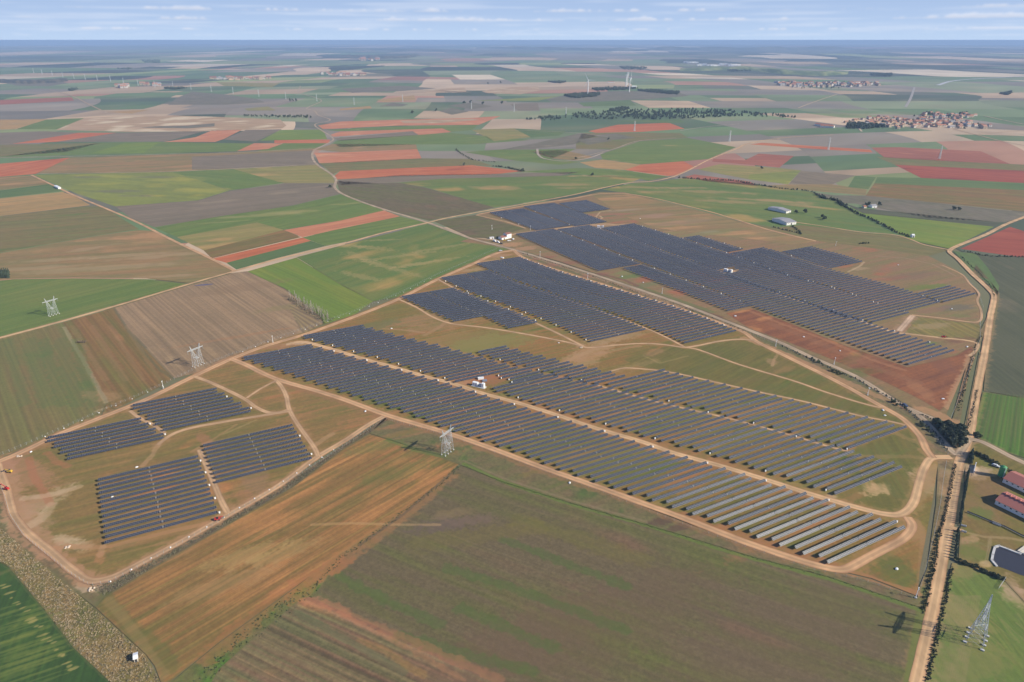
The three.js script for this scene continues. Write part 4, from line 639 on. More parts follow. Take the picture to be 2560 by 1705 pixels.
// ------------------------------------------------------------------ things: helpers
const bx = (w, h, d, x = 0, y = 0, z = 0) => new THREE.BoxGeometry(w, h, d).translate(x, y + h / 2, z);
const cy = (r0, r1, h, x = 0, y = 0, z = 0, n = 10) => new THREE.CylinderGeometry(r1, r0, h, n).translate(x, y + h / 2, z);
const mg = l => mergeGeometries(l.map(g => g.index ? g.toNonIndexed() : g));
function bar(a, b, r) { const A = new THREE.Vector3(...a), B = new THREE.Vector3(...b), d = B.clone().sub(A), g = new THREE.BoxGeometry(r, d.length(), r); g.applyQuaternion(new THREE.Quaternion().setFromUnitVectors(new THREE.Vector3(0, 1, 0), d.normalize())); return g.translate((A.x + B.x) / 2, (A.y + B.y) / 2, (A.z + B.z) / 2); }
const gy = (x, z) => lift(8, x, z);
const put = (name, px, py, turn = 0) => { const [x, z] = G(px, py); return base(name, x, gy(x, z), z, turn); };
const turnPx = (ax, ay, bx_, by) => { const a = G(ax, ay), b = G(bx_, by); return Math.atan2(-(b[1] - a[1]), b[0] - a[0]); };   // local x along a -> b
function copyOf(o, name, label, x, z, turn, s = 1) { const c = o.clone(); c.position.set(x, gy(x, z), z); c.rotation.y = turn; c.scale.setScalar(s); top(c, name); if (label) c.userData.label = label; return c; }
const C = (r, g, b) => new THREE.Color(r, g, b);
const M = { galv: std(C(.5, .52, .52), .6, { metalness: .15 }), white: std(C(.8, .8, .79), .6), wall: std(C(.74, .72, .68), .85), wallb: std(C(.5, .52, .54), .85), cream: std(C(.66, .58, .46), .85), ochre: std(C(.5, .36, .24), .9), terr: std(C(.38, .16, .095), .85), terr2: std(C(.45, .23, .15), .85), terr3: std(C(.27, .12, .08), .85), pink: std(C(.36, .13, .1), .85), greyr: std(C(.3, .29, .3), .8), bluer: std(C(.2, .24, .32), .7), glass: std(C(.03, .035, .045), .25), dark: std(C(.05, .05, .055), .8), tyre: std(C(.025, .025, .025), .95), red: std(C(.5, .035, .03), .45), yel: std(C(.62, .4, .05), .5), blue: std(C(.035, .06, .12), .35), silver: std(C(.5, .51, .53), .35), conc: std(C(.55, .53, .5), .95), rust: std(C(.25, .1, .06), .9), green: std(C(.06, .26, .09), .6), insul: std(C(.3, .36, .36), .4), bark: std(C(.12, .09, .065), .95), pale: std(C(.4, .35, .29), .95), stone: std(C(.6, .48, .36), .95) };

// ------------------------------------------------------------------ lattice pylons of the high voltage line (two masts, one cross beam)
function lattice(parts, lo, hi, n, r, rb) {                   // lo, hi: four corners below and above
  for (let k = 0; k < 4; k++) parts.push(bar(lo[k], hi[k], r));
  const L = (a, b, t) => a.map((v, i) => v + (b[i] - v) * t);
  for (let s = 0; s < n; s++) for (let k = 0; k < 4; k++) { const m = (k + 1) % 4, t0 = s / n, t1 = (s + 1) / n; parts.push(bar(L(lo[k], hi[k], t0), L(lo[m], hi[m], t1), rb), bar(L(lo[m], hi[m], t0), L(lo[k], hi[k], t1), rb)); parts.push(bar(L(lo[k], hi[k], t1), L(lo[m], hi[m], t1), rb)); }
}
const sq = (cx, y, h, cz = 0) => [[cx - h, y, cz - h], [cx + h, y, cz - h], [cx + h, y, cz + h], [cx - h, y, cz + h]];
const pylon = new THREE.Group();
for (const s of [-1, 1]) { const p = []; lattice(p, sq(s * 2.9, .3, 1.5), sq(s * 2.0, 7.2, 1.7), 2, .13, .045); lattice(p, sq(s * 2.0, 7.2, 1.7), sq(s * 3.4, 15, .42), 5, .13, .045); part('mast', mg(p), M.galv, pylon); const q = []; lattice(q, sq(s * 3.4, 15, .42), [...sq(s * 4.5, 18.6, .1)], 3, .12, .05); part('peak', mg(q), M.galv, pylon); part('footing', mg([-1, 1].flatMap(a => [-1, 1].map(b => bx(.7, .5, .7, s * 2.9 + a * 1.5, -.1, b * 1.5)))), M.conc, pylon); }
{ const p = []; lattice(p, [[-3.4, 14.6, -.4], [-3.4, 15.4, -.4], [-3.4, 15.4, .4], [-3.4, 14.6, .4]], [[3.4, 14.6, -.4], [3.4, 15.4, -.4], [3.4, 15.4, .4], [3.4, 14.6, .4]], 6, .13, .06); for (const s of [-1, 1]) lattice(p, [[s * 3.4, 14.6, -.4], [s * 3.4, 15.4, -.4], [s * 3.4, 15.4, .4], [s * 3.4, 14.6, .4]], [[s * 7.2, 15, -.1], [s * 7.2, 15.15, -.1], [s * 7.2, 15.15, .1], [s * 7.2, 15, .1]], 4, .11, .05); part('cross_beam', mg(p), M.galv, pylon); }
part('waist_beam', mg([bar([-2, 7.2, 1.7], [2, 7.2, 1.7], .2), bar([-2, 7.2, -1.7], [2, 7.2, -1.7], .2), bar([-2, 7.2, -1.7], [2, 7.2, 1.7], .12), bar([-2, 7.2, 1.7], [2, 7.2, -1.7], .12)]), M.galv, pylon);
for (const x of [-7, 0, 7]) part('insulator', mg(Array.from({ length: 8 }, (_, i) => cy(.14, .14, .12, x, 12.4 + i * .3, 0, 7)).concat([bar([x, 12.3, 0], [x, 15, 0], .05)])), M.insul, pylon);
pylon.userData.category = 'pylon';
const pylonB = pylon.clone(); pylonB.children.filter(c => c.name === 'mast').forEach((c, i) => { const s = i ? 1 : -1, p = []; const rect = (cx, y, a, b) => [[cx - a, y, -b], [cx + a, y, -b], [cx + a, y, b], [cx - a, y, b]]; lattice(p, rect(s * 2.9, .3, 1.2, 2.8), rect(s * 2.6, 7.2, 1.2, 1.65), 3, .12, .04); lattice(p, rect(s * 2.6, 7.2, 1.2, 1.65), rect(s * 3.4, 15, .42, .42), 6, .12, .04); c.geometry = mg(p); }); pylonB.children.filter(c => c.name === 'footing').forEach(c => { c.scale.z = 1.87; });
{ const cb = Math.atan2(.85, .53);
  for (const [px, py, lb, s] of [[135, 787.5, 'grey two-legged lattice pylon in the bright green field at far left', 1], [496, 913, 'grey two-legged lattice pylon on the stubble field beside the perimeter fence', 1], [1119, 1131, 'grey two-legged lattice pylon in front of the long front strip of panels', 1.02], [2440, 1598, 'tall lattice pylon seen edge-on in the green field at lower right', 1.21]]) { const [x, z] = G(px, py); copyOf(s > 1.2 ? pylonB : pylon, 'lattice_pylon', lb, x, z, s > 1.2 ? Math.atan2(.74, .67) : cb, s); } }
// far single-mast pylons of two lines crossing the plain
const farPylon = new THREE.Group();
{ const p = []; lattice(p, sq(0, 0, 1.9), sq(0, 19, .7), 5, .36, .2); lattice(p, sq(0, 19, .7), sq(0, 30, .25), 4, .3, .2); part('mast', mg(p), M.galv, farPylon); for (const [y, w] of [[19.5, 3.6], [23, 3], [26.5, 3.2]]) part('cross_arm', mg([bar([-w, y, 0], [w, y, 0], .34), bar([-w, y, 0], [0, y + 1.1, 0], .24), bar([w, y, 0], [0, y + 1.1, 0], .24)]), M.galv, farPylon); }
tag(farPylon, 'small pale lattice pylon far off on the plain in a long line of alike pylons', 'pylon', 'far pylons of the line across the plain');
const FP = [[84.7, 183], [106, 186], [131.5, 189.6], [157.8, 194], [185.5, 197], [213.7, 199.8], [244, 201.6], [276.8, 204], [309.7, 210.7], [346, 215], [388, 218.8], [433.5, 220.6], [478.5, 225], [529, 230.5], [583.6, 235], [647.5, 241.8], [715, 248], [792.5, 253.5], [885.8, 262.6], [1007, 255.3], [1178.7, 272.8], [1285.7, 279.8], [1415, 289]];
FP.forEach(([px, py]) => { const [x, z] = G(px, py); copyOf(farPylon, 'far_pylon', null, x, z, .35, 1 + .25 * ss(2500, 5200, dist(x, z))); });
[[1586, 328, 'pale lattice pylon standing on the red field below the pine wood'], [1823.5, 354.6, 'pale lattice pylon beside the long pale road bend in green fields'], [2070.7, 374.7, 'pale lattice pylon on the narrow red strip left of the red field'], [2348, 397.4, 'pale lattice pylon standing in the large rosy field at right']].forEach(([px, py, lb]) => { const [x, z] = G(px, py), c = copyOf(farPylon, 'far_pylon', lb, x, z, .35, 1); delete c.userData.group; });
// ------------------------------------------------------------------ wind turbines
const blade = (() => { const s = new THREE.Shape(); s.moveTo(-.9, 0); s.lineTo(-1.7, 6); s.lineTo(-.35, 38); s.lineTo(.25, 38); s.lineTo(1.1, 6); s.lineTo(.9, 0); return new THREE.ExtrudeGeometry(s, { depth: .5, bevelEnabled: false }).translate(0, 1, -.25); })();
function turbine(px, py, label, yaw, spin, hub = 66) {
  const t = put('wind_turbine', px, py, yaw); tag(t, label, 'wind turbine');
  part('tower', cy(2.6, 1.5, hub, 0, 0, 0, 14), M.white, t); part('nacelle', mg([bx(3.6, 3.6, 10, 0, hub - 1, -1.5)]), M.white, t); part('hub', new THREE.SphereGeometry(2, 10, 8).translate(0, hub + .6, 4.6), M.white, t);
  for (let k = 0; k < 3; k++) { const b = part('blade', blade, M.white, t); b.position.set(0, hub + .6, 4.8); b.rotation.z = spin + k * 2.0944; }
}
turbine(1469.4, 236, 'white wind turbine standing alone left of the group of three', -.2, .5); turbine(1564.5, 220, 'left tall white wind turbine of the group of three', 1.35, .06, 68); turbine(1568.3, 213, 'rearmost white wind turbine of the group of three', 1.35, .0, 68); turbine(1573.4, 230, 'frontmost white wind turbine of the group of three', 1.2, -.15, 68);

// ------------------------------------------------------------------ cabinets at the row ends
const cab = new THREE.Group(); part('body', mg([bx(1.0, 1.3, .6, 0, .35, 0), bx(1.15, .1, .8, 0, 1.65, 0)]), M.white, cab); part('stand', mg([bx(.12, .4, .5, -.4, 0, 0), bx(.12, .4, .5, .4, 0, 0)]), M.dark, cab); cab.userData = { category: 'cabinet' };
const cabWhat = {}; BL.forEach((b, i) => cabWhat[i] = b[0].length > 1 ? `small white electrical cabinet at a row end ${b[0]}` : 'small white electrical cabinet among the far panel rows beyond the diagonal road');
for (const c of cabs) { const o = copyOf(cab, 'electrical_cabinet', cabWhat[c.bi], c.x, c.z, Math.atan2(RN[0], RN[1]) + .1, .8); o.userData.group = 'electrical cabinets at the row ends, block ' + (BL[c.bi][0].length > 1 ? BL[c.bi][0] : 'beyond the road'); }

// ------------------------------------------------------------------ fences with posts and wires, white marker blocks, camera masts
const along = (spec, step) => { const P = pts(spec), out = []; let left = 0; for (let k = 0; k + 1 < P.length; k++) { const [a, b] = [P[k], P[k + 1]], L = Math.hypot(b[0] - a[0], b[1] - a[1]); let t = left; for (; t < L; t += step) out.push([a[0] + (b[0] - a[0]) * t / L, a[1] + (b[1] - a[1]) * t / L, Math.atan2(-(b[1] - a[1]), b[0] - a[0])]); left = t - L; } return out; };
const fenceMat = std(C(.4, .41, .4), .7);
function fence(spec, label, h = 2, step = 3.5) {
  const A = along(spec, step), [ox, oz] = A[0], f = base('wire_fence', ox, gy(ox, oz), oz), posts = [], wires = []; tag(f, label, 'fence');
  A.forEach(([x, z], i) => { const dy = gy(x, z) - gy(ox, oz); posts.push(bx(.09, h, .09, x - ox, dy, z - oz)); if (i) { const [u, w] = A[i - 1], ey = gy(u, w) - gy(ox, oz); for (const y of [.3, 1, 1.7]) if (y < h) wires.push(bar([u - ox, ey + y, w - oz], [x - ox, dy + y, z - oz], .02)); } });
  part('fence_posts', mg(posts), fenceMat, f).userData.kind = 'stuff'; part('wire_mesh', mg(wires), fenceMat, f).userData.kind = 'stuff';
}
fence('-6,1142 55,1117 113,1091 190,1057 262,1025 332,996 417,958 490,922 577,888 607,878 692,846 769,820 812,805 886,779 996,735 1087,690 1178,651 1246,621 1262,611', 'wire fence along the upper left perimeter road of the solar farm');
fence('-6,1200 12,1240 26,1290 60,1340 120,1390 180,1437 228,1466 278,1456 347,1419 438,1368 551,1304 703,1214 796,1158 860,1116 962,1047', 'wire fence round the western corner along the dark ditch');
fence('966,1049 1106,1087 1215,1124 1361,1180 1507,1232 1617,1275 1700,1308 1882,1374 2028,1424 2105,1440 2180,1458 2291,1499', 'wire fence below the front dirt road beside the big dark field', 1.6, 5);
fence('2293,1497 2312,1430 2334,1340 2350,1262 2358,1200 2366,1152', 'wire fence beside the dark ditch left of the main right road');
fence('1300,634 1398,664 1544,714 1710,770 1810,809 1956,867 2029,902 2138,950 2250,1010 2300,1056 2340,1100 2372,1140', 'wire fence along the lower side of the long diagonal road', 1.8, 4);
fence('2376,1048 2392,1010 2420,930 2440,872 2450,850 2450,800 2458,770 2444,728 2420,700', 'wire fence beside the ditch of the upper right panel field', 1.8, 4);
const blockG = new THREE.Group(); part('block', mg([bx(1.0, .55, .9), bx(.8, .12, .7, 0, .55, 0)]), M.white, blockG); blockG.userData = { category: 'concrete block' };
for (const [spec, step, lb, g] of [['112.9,1092 190,1058.5 262,1026.5 332,997.3 417,960', 12.6, 'white concrete marker block outside the upper left fence', 'white blocks along the upper left fence'], ['607,880 658.6,859.4 707.5,843.2 753.7,827.2 812,806.5 886,781 996,737 1087,692', 13, 'white concrete marker block by the fence beside the stubble and green fields', 'white blocks along the fence by the stubble field'], ['276.5,1454.5 309.7,1435.8 374.4,1397.8 437.5,1362.8 497.4,1329 551.5,1299 630,1250.7 703,1207 781,1159 860,1109', 10.5, 'white concrete marker block on the ditch edge along the south-west dirt road', 'white blocks along the ditch']])
  for (const [x, z, a] of along(spec, step)) { const o = copyOf(blockG, 'marker_block', lb, x, z, a, rr(.5, .7)); o.userData.group = g; }
const mastG = new THREE.Group(); part('pole', cy(.16, .11, 6.4, 0, .2, 0, 6), M.white, mastG); part('base_block', bx(.9, .4, .9), M.conc, mastG); part('camera_arm', mg([bx(1.3, .16, .2, 0, 6.2, 0), bx(.3, .3, .5, .6, 5.9, .1), bx(.3, .3, .5, -.6, 5.9, .1)]), M.white, mastG); part('control_box', bx(.5, .8, .35, .25, 1.2, 0), M.white, mastG); mastG.userData = { category: 'camera mast' };
[[682.5, 856, 'slim white camera mast beside the fence at the upper road bend'], [408.5, 971, 'slim white camera mast above the upper western panel block'], [1326, 575.5, 'slim white camera mast at the corner of the topmost panel field'], [1469, 697, 'slim white camera mast left of the diagonal road, upper of two'], [1655, 734, 'slim white camera mast between diagonal road and the green patch'], [2085, 911, 'slim white camera mast on the dark red bare ground'], [2169, 988, 'slim white camera mast below the diagonal road near the green meadow'], [1939, 866, 'slim white camera mast beside the dirt road bend above the meadow'], [2289, 1495, 'slim white camera mast at the southern tip of the farm'], [1350, 641, 'slim white camera mast on the red ground by the white building'], [2089, 615, 'slim white camera mast on the dark strip above the far panels'], [1230, 574, 'slim white camera mast right of the grey triangular field']].forEach(([px, py, lb]) => { const [x, z] = G(px, py); copyOf(mastG, 'camera_mast', lb, x, z, rr(0, 3)); });

// ------------------------------------------------------------------ vehicles
function car(px, py, turn, mat, label, cat = 'car', van = false) {
  const t = put(van ? 'parked_van' : 'parked_car', px, py, turn); tag(t, label, cat); const H = van ? 1.75 : .75;
  const s = new THREE.Shape(); (van ? [[-2.5, .45], [-2.5, 2.2], [1.2, 2.2], [1.9, 1.25], [2.6, 1.1], [2.6, .45]] : [[-2.2, .4], [-2.2, .95], [-1.5, 1.45], [.4, 1.45], [1.1, .98], [2.15, .85], [2.2, .4]]).forEach(([x, y], i) => i ? s.lineTo(x, y) : s.moveTo(x, y));
  part('body', new THREE.ExtrudeGeometry(s, { depth: 1.6, bevelEnabled: true, bevelSize: .09, bevelThickness: .09, bevelSegments: 1 }).translate(0, 0, -.8), mat, t);
  part('window', mg(van ? [bx(.06, .5, 1.4, 1.62, 1.5, 0)] : [bx(1.6, .3, 1.8, -.5, 1.05, 0)]), M.glass, t);
  for (const x of [-1.4, 1.4]) for (const z of [-.85, .85]) part('wheel', new THREE.CylinderGeometry(.36, .36, .24, 12).rotateX(Math.PI / 2).translate(x, .36, z), M.tyre, t);
}
const R2T = turnPx(2200, 977, 2300, 1034);
car(2262, 1015, R2T, M.blue, 'dark blue car driving on the diagonal road towards the dark copse');
car(1251.5, 628, .4, M.silver, 'pale car parked on bare earth at the junction below the white building'); car(1253, 609.5, -.5, M.dark, 'dark car parked at the roadside behind the two white vans');
car(1236.5, 604, turnPx(1220, 600, 1260, 613), M.white, 'white van parked by the road, left of two', 'van', true); car(1245.5, 607, turnPx(1220, 600, 1260, 613), M.white, 'white van parked by the road, right of two', 'van', true);
car(2489, 1166.5, turnPx(2480, 1163, 2500, 1170), M.silver, 'silver car parked by the hedge beside the green silo');
function loader(px, py, turn, mat, label, name, boomUp, cat) {
  const t = put(name, px, py, turn); t.scale.setScalar(.72); tag(t, label, cat);
  part('chassis', mg([bx(4.4, .9, 1.9, 0, .7, 0), bx(1.6, .8, 1.5, -1.3, 1.5, 0)]), mat, t); part('cab', mg([bx(1.4, 1.3, 1.1, .2, 1.6, .3)]), M.glass, t); part('boom', mg([bar([-1.6, 2.3, -.5], [3.8, 2.3 + boomUp, -.5], .42), bar([3.8, 2.3 + boomUp, -.5], [4.4, 1.6 + boomUp, -.5], .3)]), mat, t); part('bucket', bx(.7, .7, 2, 4.5, 1 + boomUp, -.4), M.dark, t);
  for (const x of [-1.4, 1.4]) for (const z of [-1, 1]) part('wheel', new THREE.CylinderGeometry(.62, .62, .45, 12).rotateX(Math.PI / 2).translate(x, .62, z), M.tyre, t);
}
loader(544, 1300.5, .25, M.red, 'bright red telescopic lift below the south-western panel block', 'telescopic_lift', .4, 'lift');
loader(17, 1224, 2.9, M.red, 'red machine with raised boom at the left edge', 'piling_machine', 3.2, 'machine'); loader(25, 1181, 3.0, M.yel, 'yellow machine with dark cab at the left edge', 'excavator', .8, 'excavator');
loader(2358, 844, -.1, M.red, 'dark red tractor on the track beside the striped plot', 'tractor', -.6, 'tractor'); loader(1261, 602.5, .3, M.yel, 'small yellow loader in front of the white building', 'small_loader', -.5, 'loader');

// ------------------------------------------------------------------ transformer stations
function station(px, py, turn, label, s = 1) {
  const t = put('transformer_station', px, py, turn); t.scale.setScalar(s); tag(t, label, 'transformer station');
  part('slab', bx(12, .3, 4.2), M.conc, t); part('inverter_container', mg([bx(4.4, 2.6, 2.4, -3.2, .3, -.4), bx(4.5, .12, 2.5, -3.2, 2.9, -.4)]), M.white, t); part('inverter_container', mg([bx(2.2, 3.2, 2.4, 3.8, .3, -.3), bx(2.3, .12, 2.5, 3.8, 3.5, -.3)]), M.white, t);
  part('transformer', mg([bx(2.2, 1.7, 1.5, .9, .3, -.2), ...Array.from({ length: 7 }, (_, i) => bx(.08, 1.3, .5, .1 + i * .28, .5, .8)), cy(.35, .35, .8, .9, 2, -.2)]), M.wallb, t); part('expansion_tank', new THREE.CylinderGeometry(.4, .4, 1.8, 10).rotateZ(Math.PI / 2).translate(1, 2.7, -.5), M.white, t);
  part('door', mg([bx(.9, 2, .06, -4.2, .45, .84), bx(.9, 2, .06, -2.4, .45, .84)]), M.silver, t);
}
station(1197, 966.5, turnPx(1181.8, 962.6, 1208.5, 969), 'white transformer station on bare earth between the front strips'); station(1820, 680, turnPx(1810, 679, 1830, 684), 'white transformer station on the sandy clearing among the far panels'); station(1501.5, 569.5, turnPx(1490, 569, 1512, 570), 'white transformer station at the top of the far panel field', .95);
{ const t = put('storage_crate', 1202, 947.5, .2); tag(t, 'white flat crate on the earth behind the white transformer station', 'crate'); part('body', bx(4.6, 1.2, 2.2), M.white, t); part('lid', bx(4.8, .14, 2.4, 0, 1.2, 0), M.white, t); }
{ const t = put('cable_drum_stack', 1211.5, 953, .2); tag(t, 'dark blue-grey stack on the earth right of the white crate', 'stack'); part('panels', mg([bx(3.8, .8, 2.2), bx(3.5, .3, 2, 0, .8, 0)]), M.bluer, t); part('pallet', bx(4, .16, 2.4, 0, -.05, 0), M.bark, t); }

// ------------------------------------------------------------------ gabled buildings
function gable(name, cat, label, P0, P1, depth, wallH, rise, wm, rm, o = {}) {
  const a = G(...P0), b = G(...P1), L = o.len ?? Math.hypot(b[0] - a[0], b[1] - a[1]), turn = Math.atan2(-(b[1] - a[1]), b[0] - a[0]), g = base(name, a[0], gy(...a), a[1], turn); tag(g, label, cat); gableParts(g, L, depth, wallH, rise, wm, rm, o); return g;
}
function gableParts(g, L, depth, wallH, rise, wm, rm, o = {}) {
  const s = new THREE.Shape(); [[0, 0], [0, wallH], [depth / 2, wallH + rise], [depth, wallH], [depth, 0]].forEach(([x, y], i) => i ? s.lineTo(x, y) : s.moveTo(x, y));
  part('wall', new THREE.ExtrudeGeometry(s, { depth: L, bevelEnabled: false }).rotateY(Math.PI / 2).translate(0, 0, 0), wm, g);   // local x: length, -z: depth
  const k = Math.hypot(depth / 2, rise), th = Math.atan2(rise, depth / 2), ov = .45;
  for (const sgn of [1, -1]) { const r = part('roof', bx(L + .6, .16, k + ov, L / 2, 0, 0).translate(0, .04, 0), rm, g); r.position.set(0, wallH + rise / 2 - (sgn > 0 ? ov : ov) * Math.sin(th) / 2, -depth / 2 + sgn * (depth / 4 + ov * Math.cos(th) / 2)); r.rotation.x = sgn * th; }
  for (let i = 0; i < (o.win ?? 0); i++) part('window', bx(o.ww ?? .9, o.wh ?? .7, .08, (i + .7) * L / (o.win + .4), wallH * .55, .02), M.glass, g);
  if (o.door) part('door', bx(o.door, wallH * .75, .1, L * .5, 0, .03), M.dark, g);
}
gable('livestock_barn', 'barn', 'long white barn with faded red roof beside the green silo', [2505.4, 1206], [2560, 1232], 14, 3.0, 2.3, M.wall, M.pink, { len: 58, win: 18 });
{ const g = gable('livestock_barn', 'barn', 'long white barn whose red ridge carries a row of pink fins', [2486, 1260.5], [2560, 1296.5], 14, 3.0, 2.3, M.wall, M.pink, { len: 62, win: 20 }); const fin = bx(.5, 1.3, 1.8), mat = std(C(.72, .28, .22), .8); for (let i = 0; i < 24; i++) { const f = part('ridge_fin', fin, mat, g); f.position.set(1.5 + i * 2.5, 5.1, -7.4); } part('ridge_beam', bx(60, .2, .5, 31, 6.4, -7.4), mat, g); }
{ const a = gable('control_building', 'building', 'white building with red roofs and a taller wing at the farm entrance', [1254.8, 600.3], [1267, 597.4], 7.5, 3.2, 1.3, M.white, M.terr3, { win: 2, door: 1.4 }), A = G(1254.8, 600.3), B = G(1267, 597.4), L = Math.hypot(B[0] - A[0], B[1] - A[1]); const t = new THREE.Group(); gableParts(t, 8.4, 8, 6.2, 1.2, M.white, M.terr3, { win: 2 }); for (const c of [...t.children]) { c.position.x += L + .02; c.position.z += .2; c.name = c.name === 'wall' ? 'tall_wing' : c.name; a.add(c); } }
{ const t = put('site_hut', 1229.5, 597, .2); tag(t, 'small white site hut left of the white building by the road', 'hut'); part('wall', bx(6, 2.2, 2.4), M.white, t); part('roof', bx(6.3, .15, 2.8, 0, 2.2, 0), M.white, t); part('door', bx(.9, 1.8, .08, 1, 0, 1.2), M.dark, t); }
[[1273, 602, 'flat white stack of panels in front of the white building', 5, .5, 2.4], [1283, 599, 'white crate stack right of the white building near the panels', 4, 1.7, 2], [1255.5, 645, 'pale pallet pile with red top on bare earth below the junction', 5, .9, 2.2], [234, 861, 'brown heap of cut brush in the striped field', 0, 0, 0]].forEach(([px, py, lb, w, h, d], i) => { if (!w) return; const t = put('material_stack', px, py, .3 + i); tag(t, lb, 'stack'); part('boxes', mg([bx(w * .6, h, d, -w * .2), bx(w * .38, h * .7, d * .8, w * .34)]), M.white, t); part('pallet', bx(w, .16, d + .3, 0, -.06), i === 2 ? M.red : M.bark, t); });
gable('farm_shed', 'shed', 'front long shed with white walls and grey roof in the green field', [1966, 564], [1990, 561], 30, 4, 1.8, M.wall, M.greyr, { win: 3, door: 2 }); gable('farm_shed', 'shed', 'rear long shed with grey roof behind the front shed in green field', [1965, 534], [1977, 531.5], 34, 3.4, 1.8, M.wall, M.greyr, { win: 2 });
gable('farmhouse', 'house', 'white farmhouse beside trees and the dark red plot near the creek', [2180, 520], [2192, 519], 8, 3.2, 1.6, M.white, M.greyr, { win: 3, door: 1 }); gable('farm_annexe', 'house', 'small pale annexe left of the white farmhouse by the creek', [2160, 521], [2166, 520.5], 6, 2.6, 1.2, M.cream, M.terr, { win: 1 });
gable('field_hut', 'hut', 'small pale concrete hut on the dry scrub strip at bottom left', [337, 1657], [346, 1654], 3.0, 2.2, .35, M.cream, M.white, { door: .9 }); gable('field_shelter', 'shelter', 'long low white shelter beside the brown dirt track at left', [136, 468], [146, 473], 4.5, 2.6, .5, M.white, M.white, { door: 1.2 }); gable('pump_house', 'hut', 'round-topped white hut with orange side near the creek track', [2280, 594], [2286, 594], 5, 3, 1.2, M.white, M.white, { door: 1 });
for (const [a, b, lb] of [[[2036, 314], [2078, 319], 'long red-roofed shed left of the large village, upper of two'], [[2050, 318.5], [2084, 320.5], 'long red-roofed shed left of the large village, lower of two'], [[1519, 207], [1536, 207], 'white shed with red roof between the wind turbines'], [[1580, 218.5], [1592, 218.5], 'white shed right of the wind turbines on the plain'], [[2138, 208], [2158, 207], 'long pale warehouse behind the far village on the right']]) gable('long_shed', 'shed', lb, a, b, 16, 5, 3, M.wall, lb[0] === 'w' && lb.includes('right') ? M.white : M.terr, { win: 5 });
for (const [px, w, lb] of [[2420, 3, 'left'], [0, 0, '']].slice(0, 0)) ;
{ const t = put('feed_silo', 2501.5, 1191.5); tag(t, 'green upright silo with pale dome beside the upper barn', 'silo'); part('tank', mg([cy(1.9, 1.9, 6.4, 0, .8, 0, 18), new THREE.CylinderGeometry(.6, 1.9, .8, 18).translate(0, 7.6, 0)]), M.green, t); part('cone', cy(1.7, 1.9, .3, 0, .5, 0, 18), M.green, t); part('ladder', mg([bx(.08, 7.4, .1, -.25, .2, 2), bx(.08, 7.4, .1, .25, .2, 2), ...Array.from({ length: 16 }, (_, i) => bx(.5, .06, .06, 0, .6 + i * .44, 2))]), M.white, t); for (const [x, z] of [[-1.3, -1.3], [1.3, -1.3], [1.3, 1.3], [-1.3, 1.3]]) part('leg', bx(.2, .9, .2, x, 0, z), M.galv, t); }
{ const t = put('yard_gate', 2436, 1173, turnPx(2438.8, 1161, 2433, 1184)); tag(t, 'pale concrete gate wall at the yard entrance beside the hedge', 'gate'); part('wall', bx(11, 1.7, .35), M.conc, t); for (const x of [-5.4, 0, 5.4]) part('pillar', bx(.6, 2.1, .6, x), M.white, t); part('gate_leaf', mg(Array.from({ length: 8 }, (_, i) => bx(.08, 1.5, .06, 6.2 + i * .5, .2)).concat([bx(4, .08, .08, 8, .3), bx(4, .08, .08, 8, 1.6)])), M.dark, t); }
for (const [x0, y0, x1, y1, lb] of [[2479, 1305, 2500, 1313.5, 'upper of two long white feeding troughs by the yard wall'], [2481, 1308, 2502, 1316.5, 'lower of two long white feeding troughs by the yard wall'], [2402, 1314, 2416, 1317.5, 'short grey trough at the end of the conifer row'], [2403, 1328.5, 2416, 1332, 'short grey trough below the side track']]) { const a = G(x0, y0), b = G(x1, y1), L = Math.hypot(b[0] - a[0], b[1] - a[1]), t = base('feeding_trough', a[0], gy(...a), a[1], Math.atan2(-(b[1] - a[1]), b[0] - a[0])); tag(t, lb, 'trough'); part('basin', mg([bx(L, .5, .1, L / 2, .2, -.4), bx(L, .5, .1, L / 2, .2, .4), bx(L, .12, .9, L / 2, .15, 0)]), M.conc, t); part('rail', bx(L, .1, .1, L / 2, .9, 0), M.galv, t); part('supports', mg(Array.from({ length: 5 }, (_, i) => bx(.2, .9, .7, (i + .5) * L / 5, 0, 0))), M.conc, t); }
{ const P = pts('2417,1281 2440,1290 2478,1306 2510,1318 2551,1339 2566,1346'); for (let k = 0; k + 1 < P.length; k++) { } const [ox, oz] = P[0], t = base('yard_wall', ox, gy(ox, oz), oz); tag(t, 'low dark yard wall running below the lower barn', 'wall'); const l = []; for (let k = 0; k + 1 < P.length; k++) { const a = P[k], b = P[k + 1]; l.push(bar([a[0] - ox, .5, a[1] - oz], [b[0] - ox, .5, b[1] - oz], .5)); } part('wall', mg(l), M.wallb, t); part('coping', mg(l.map(g => g.clone().scale(1, 1, 1).translate(0, .3, 0))), M.bark, t); }
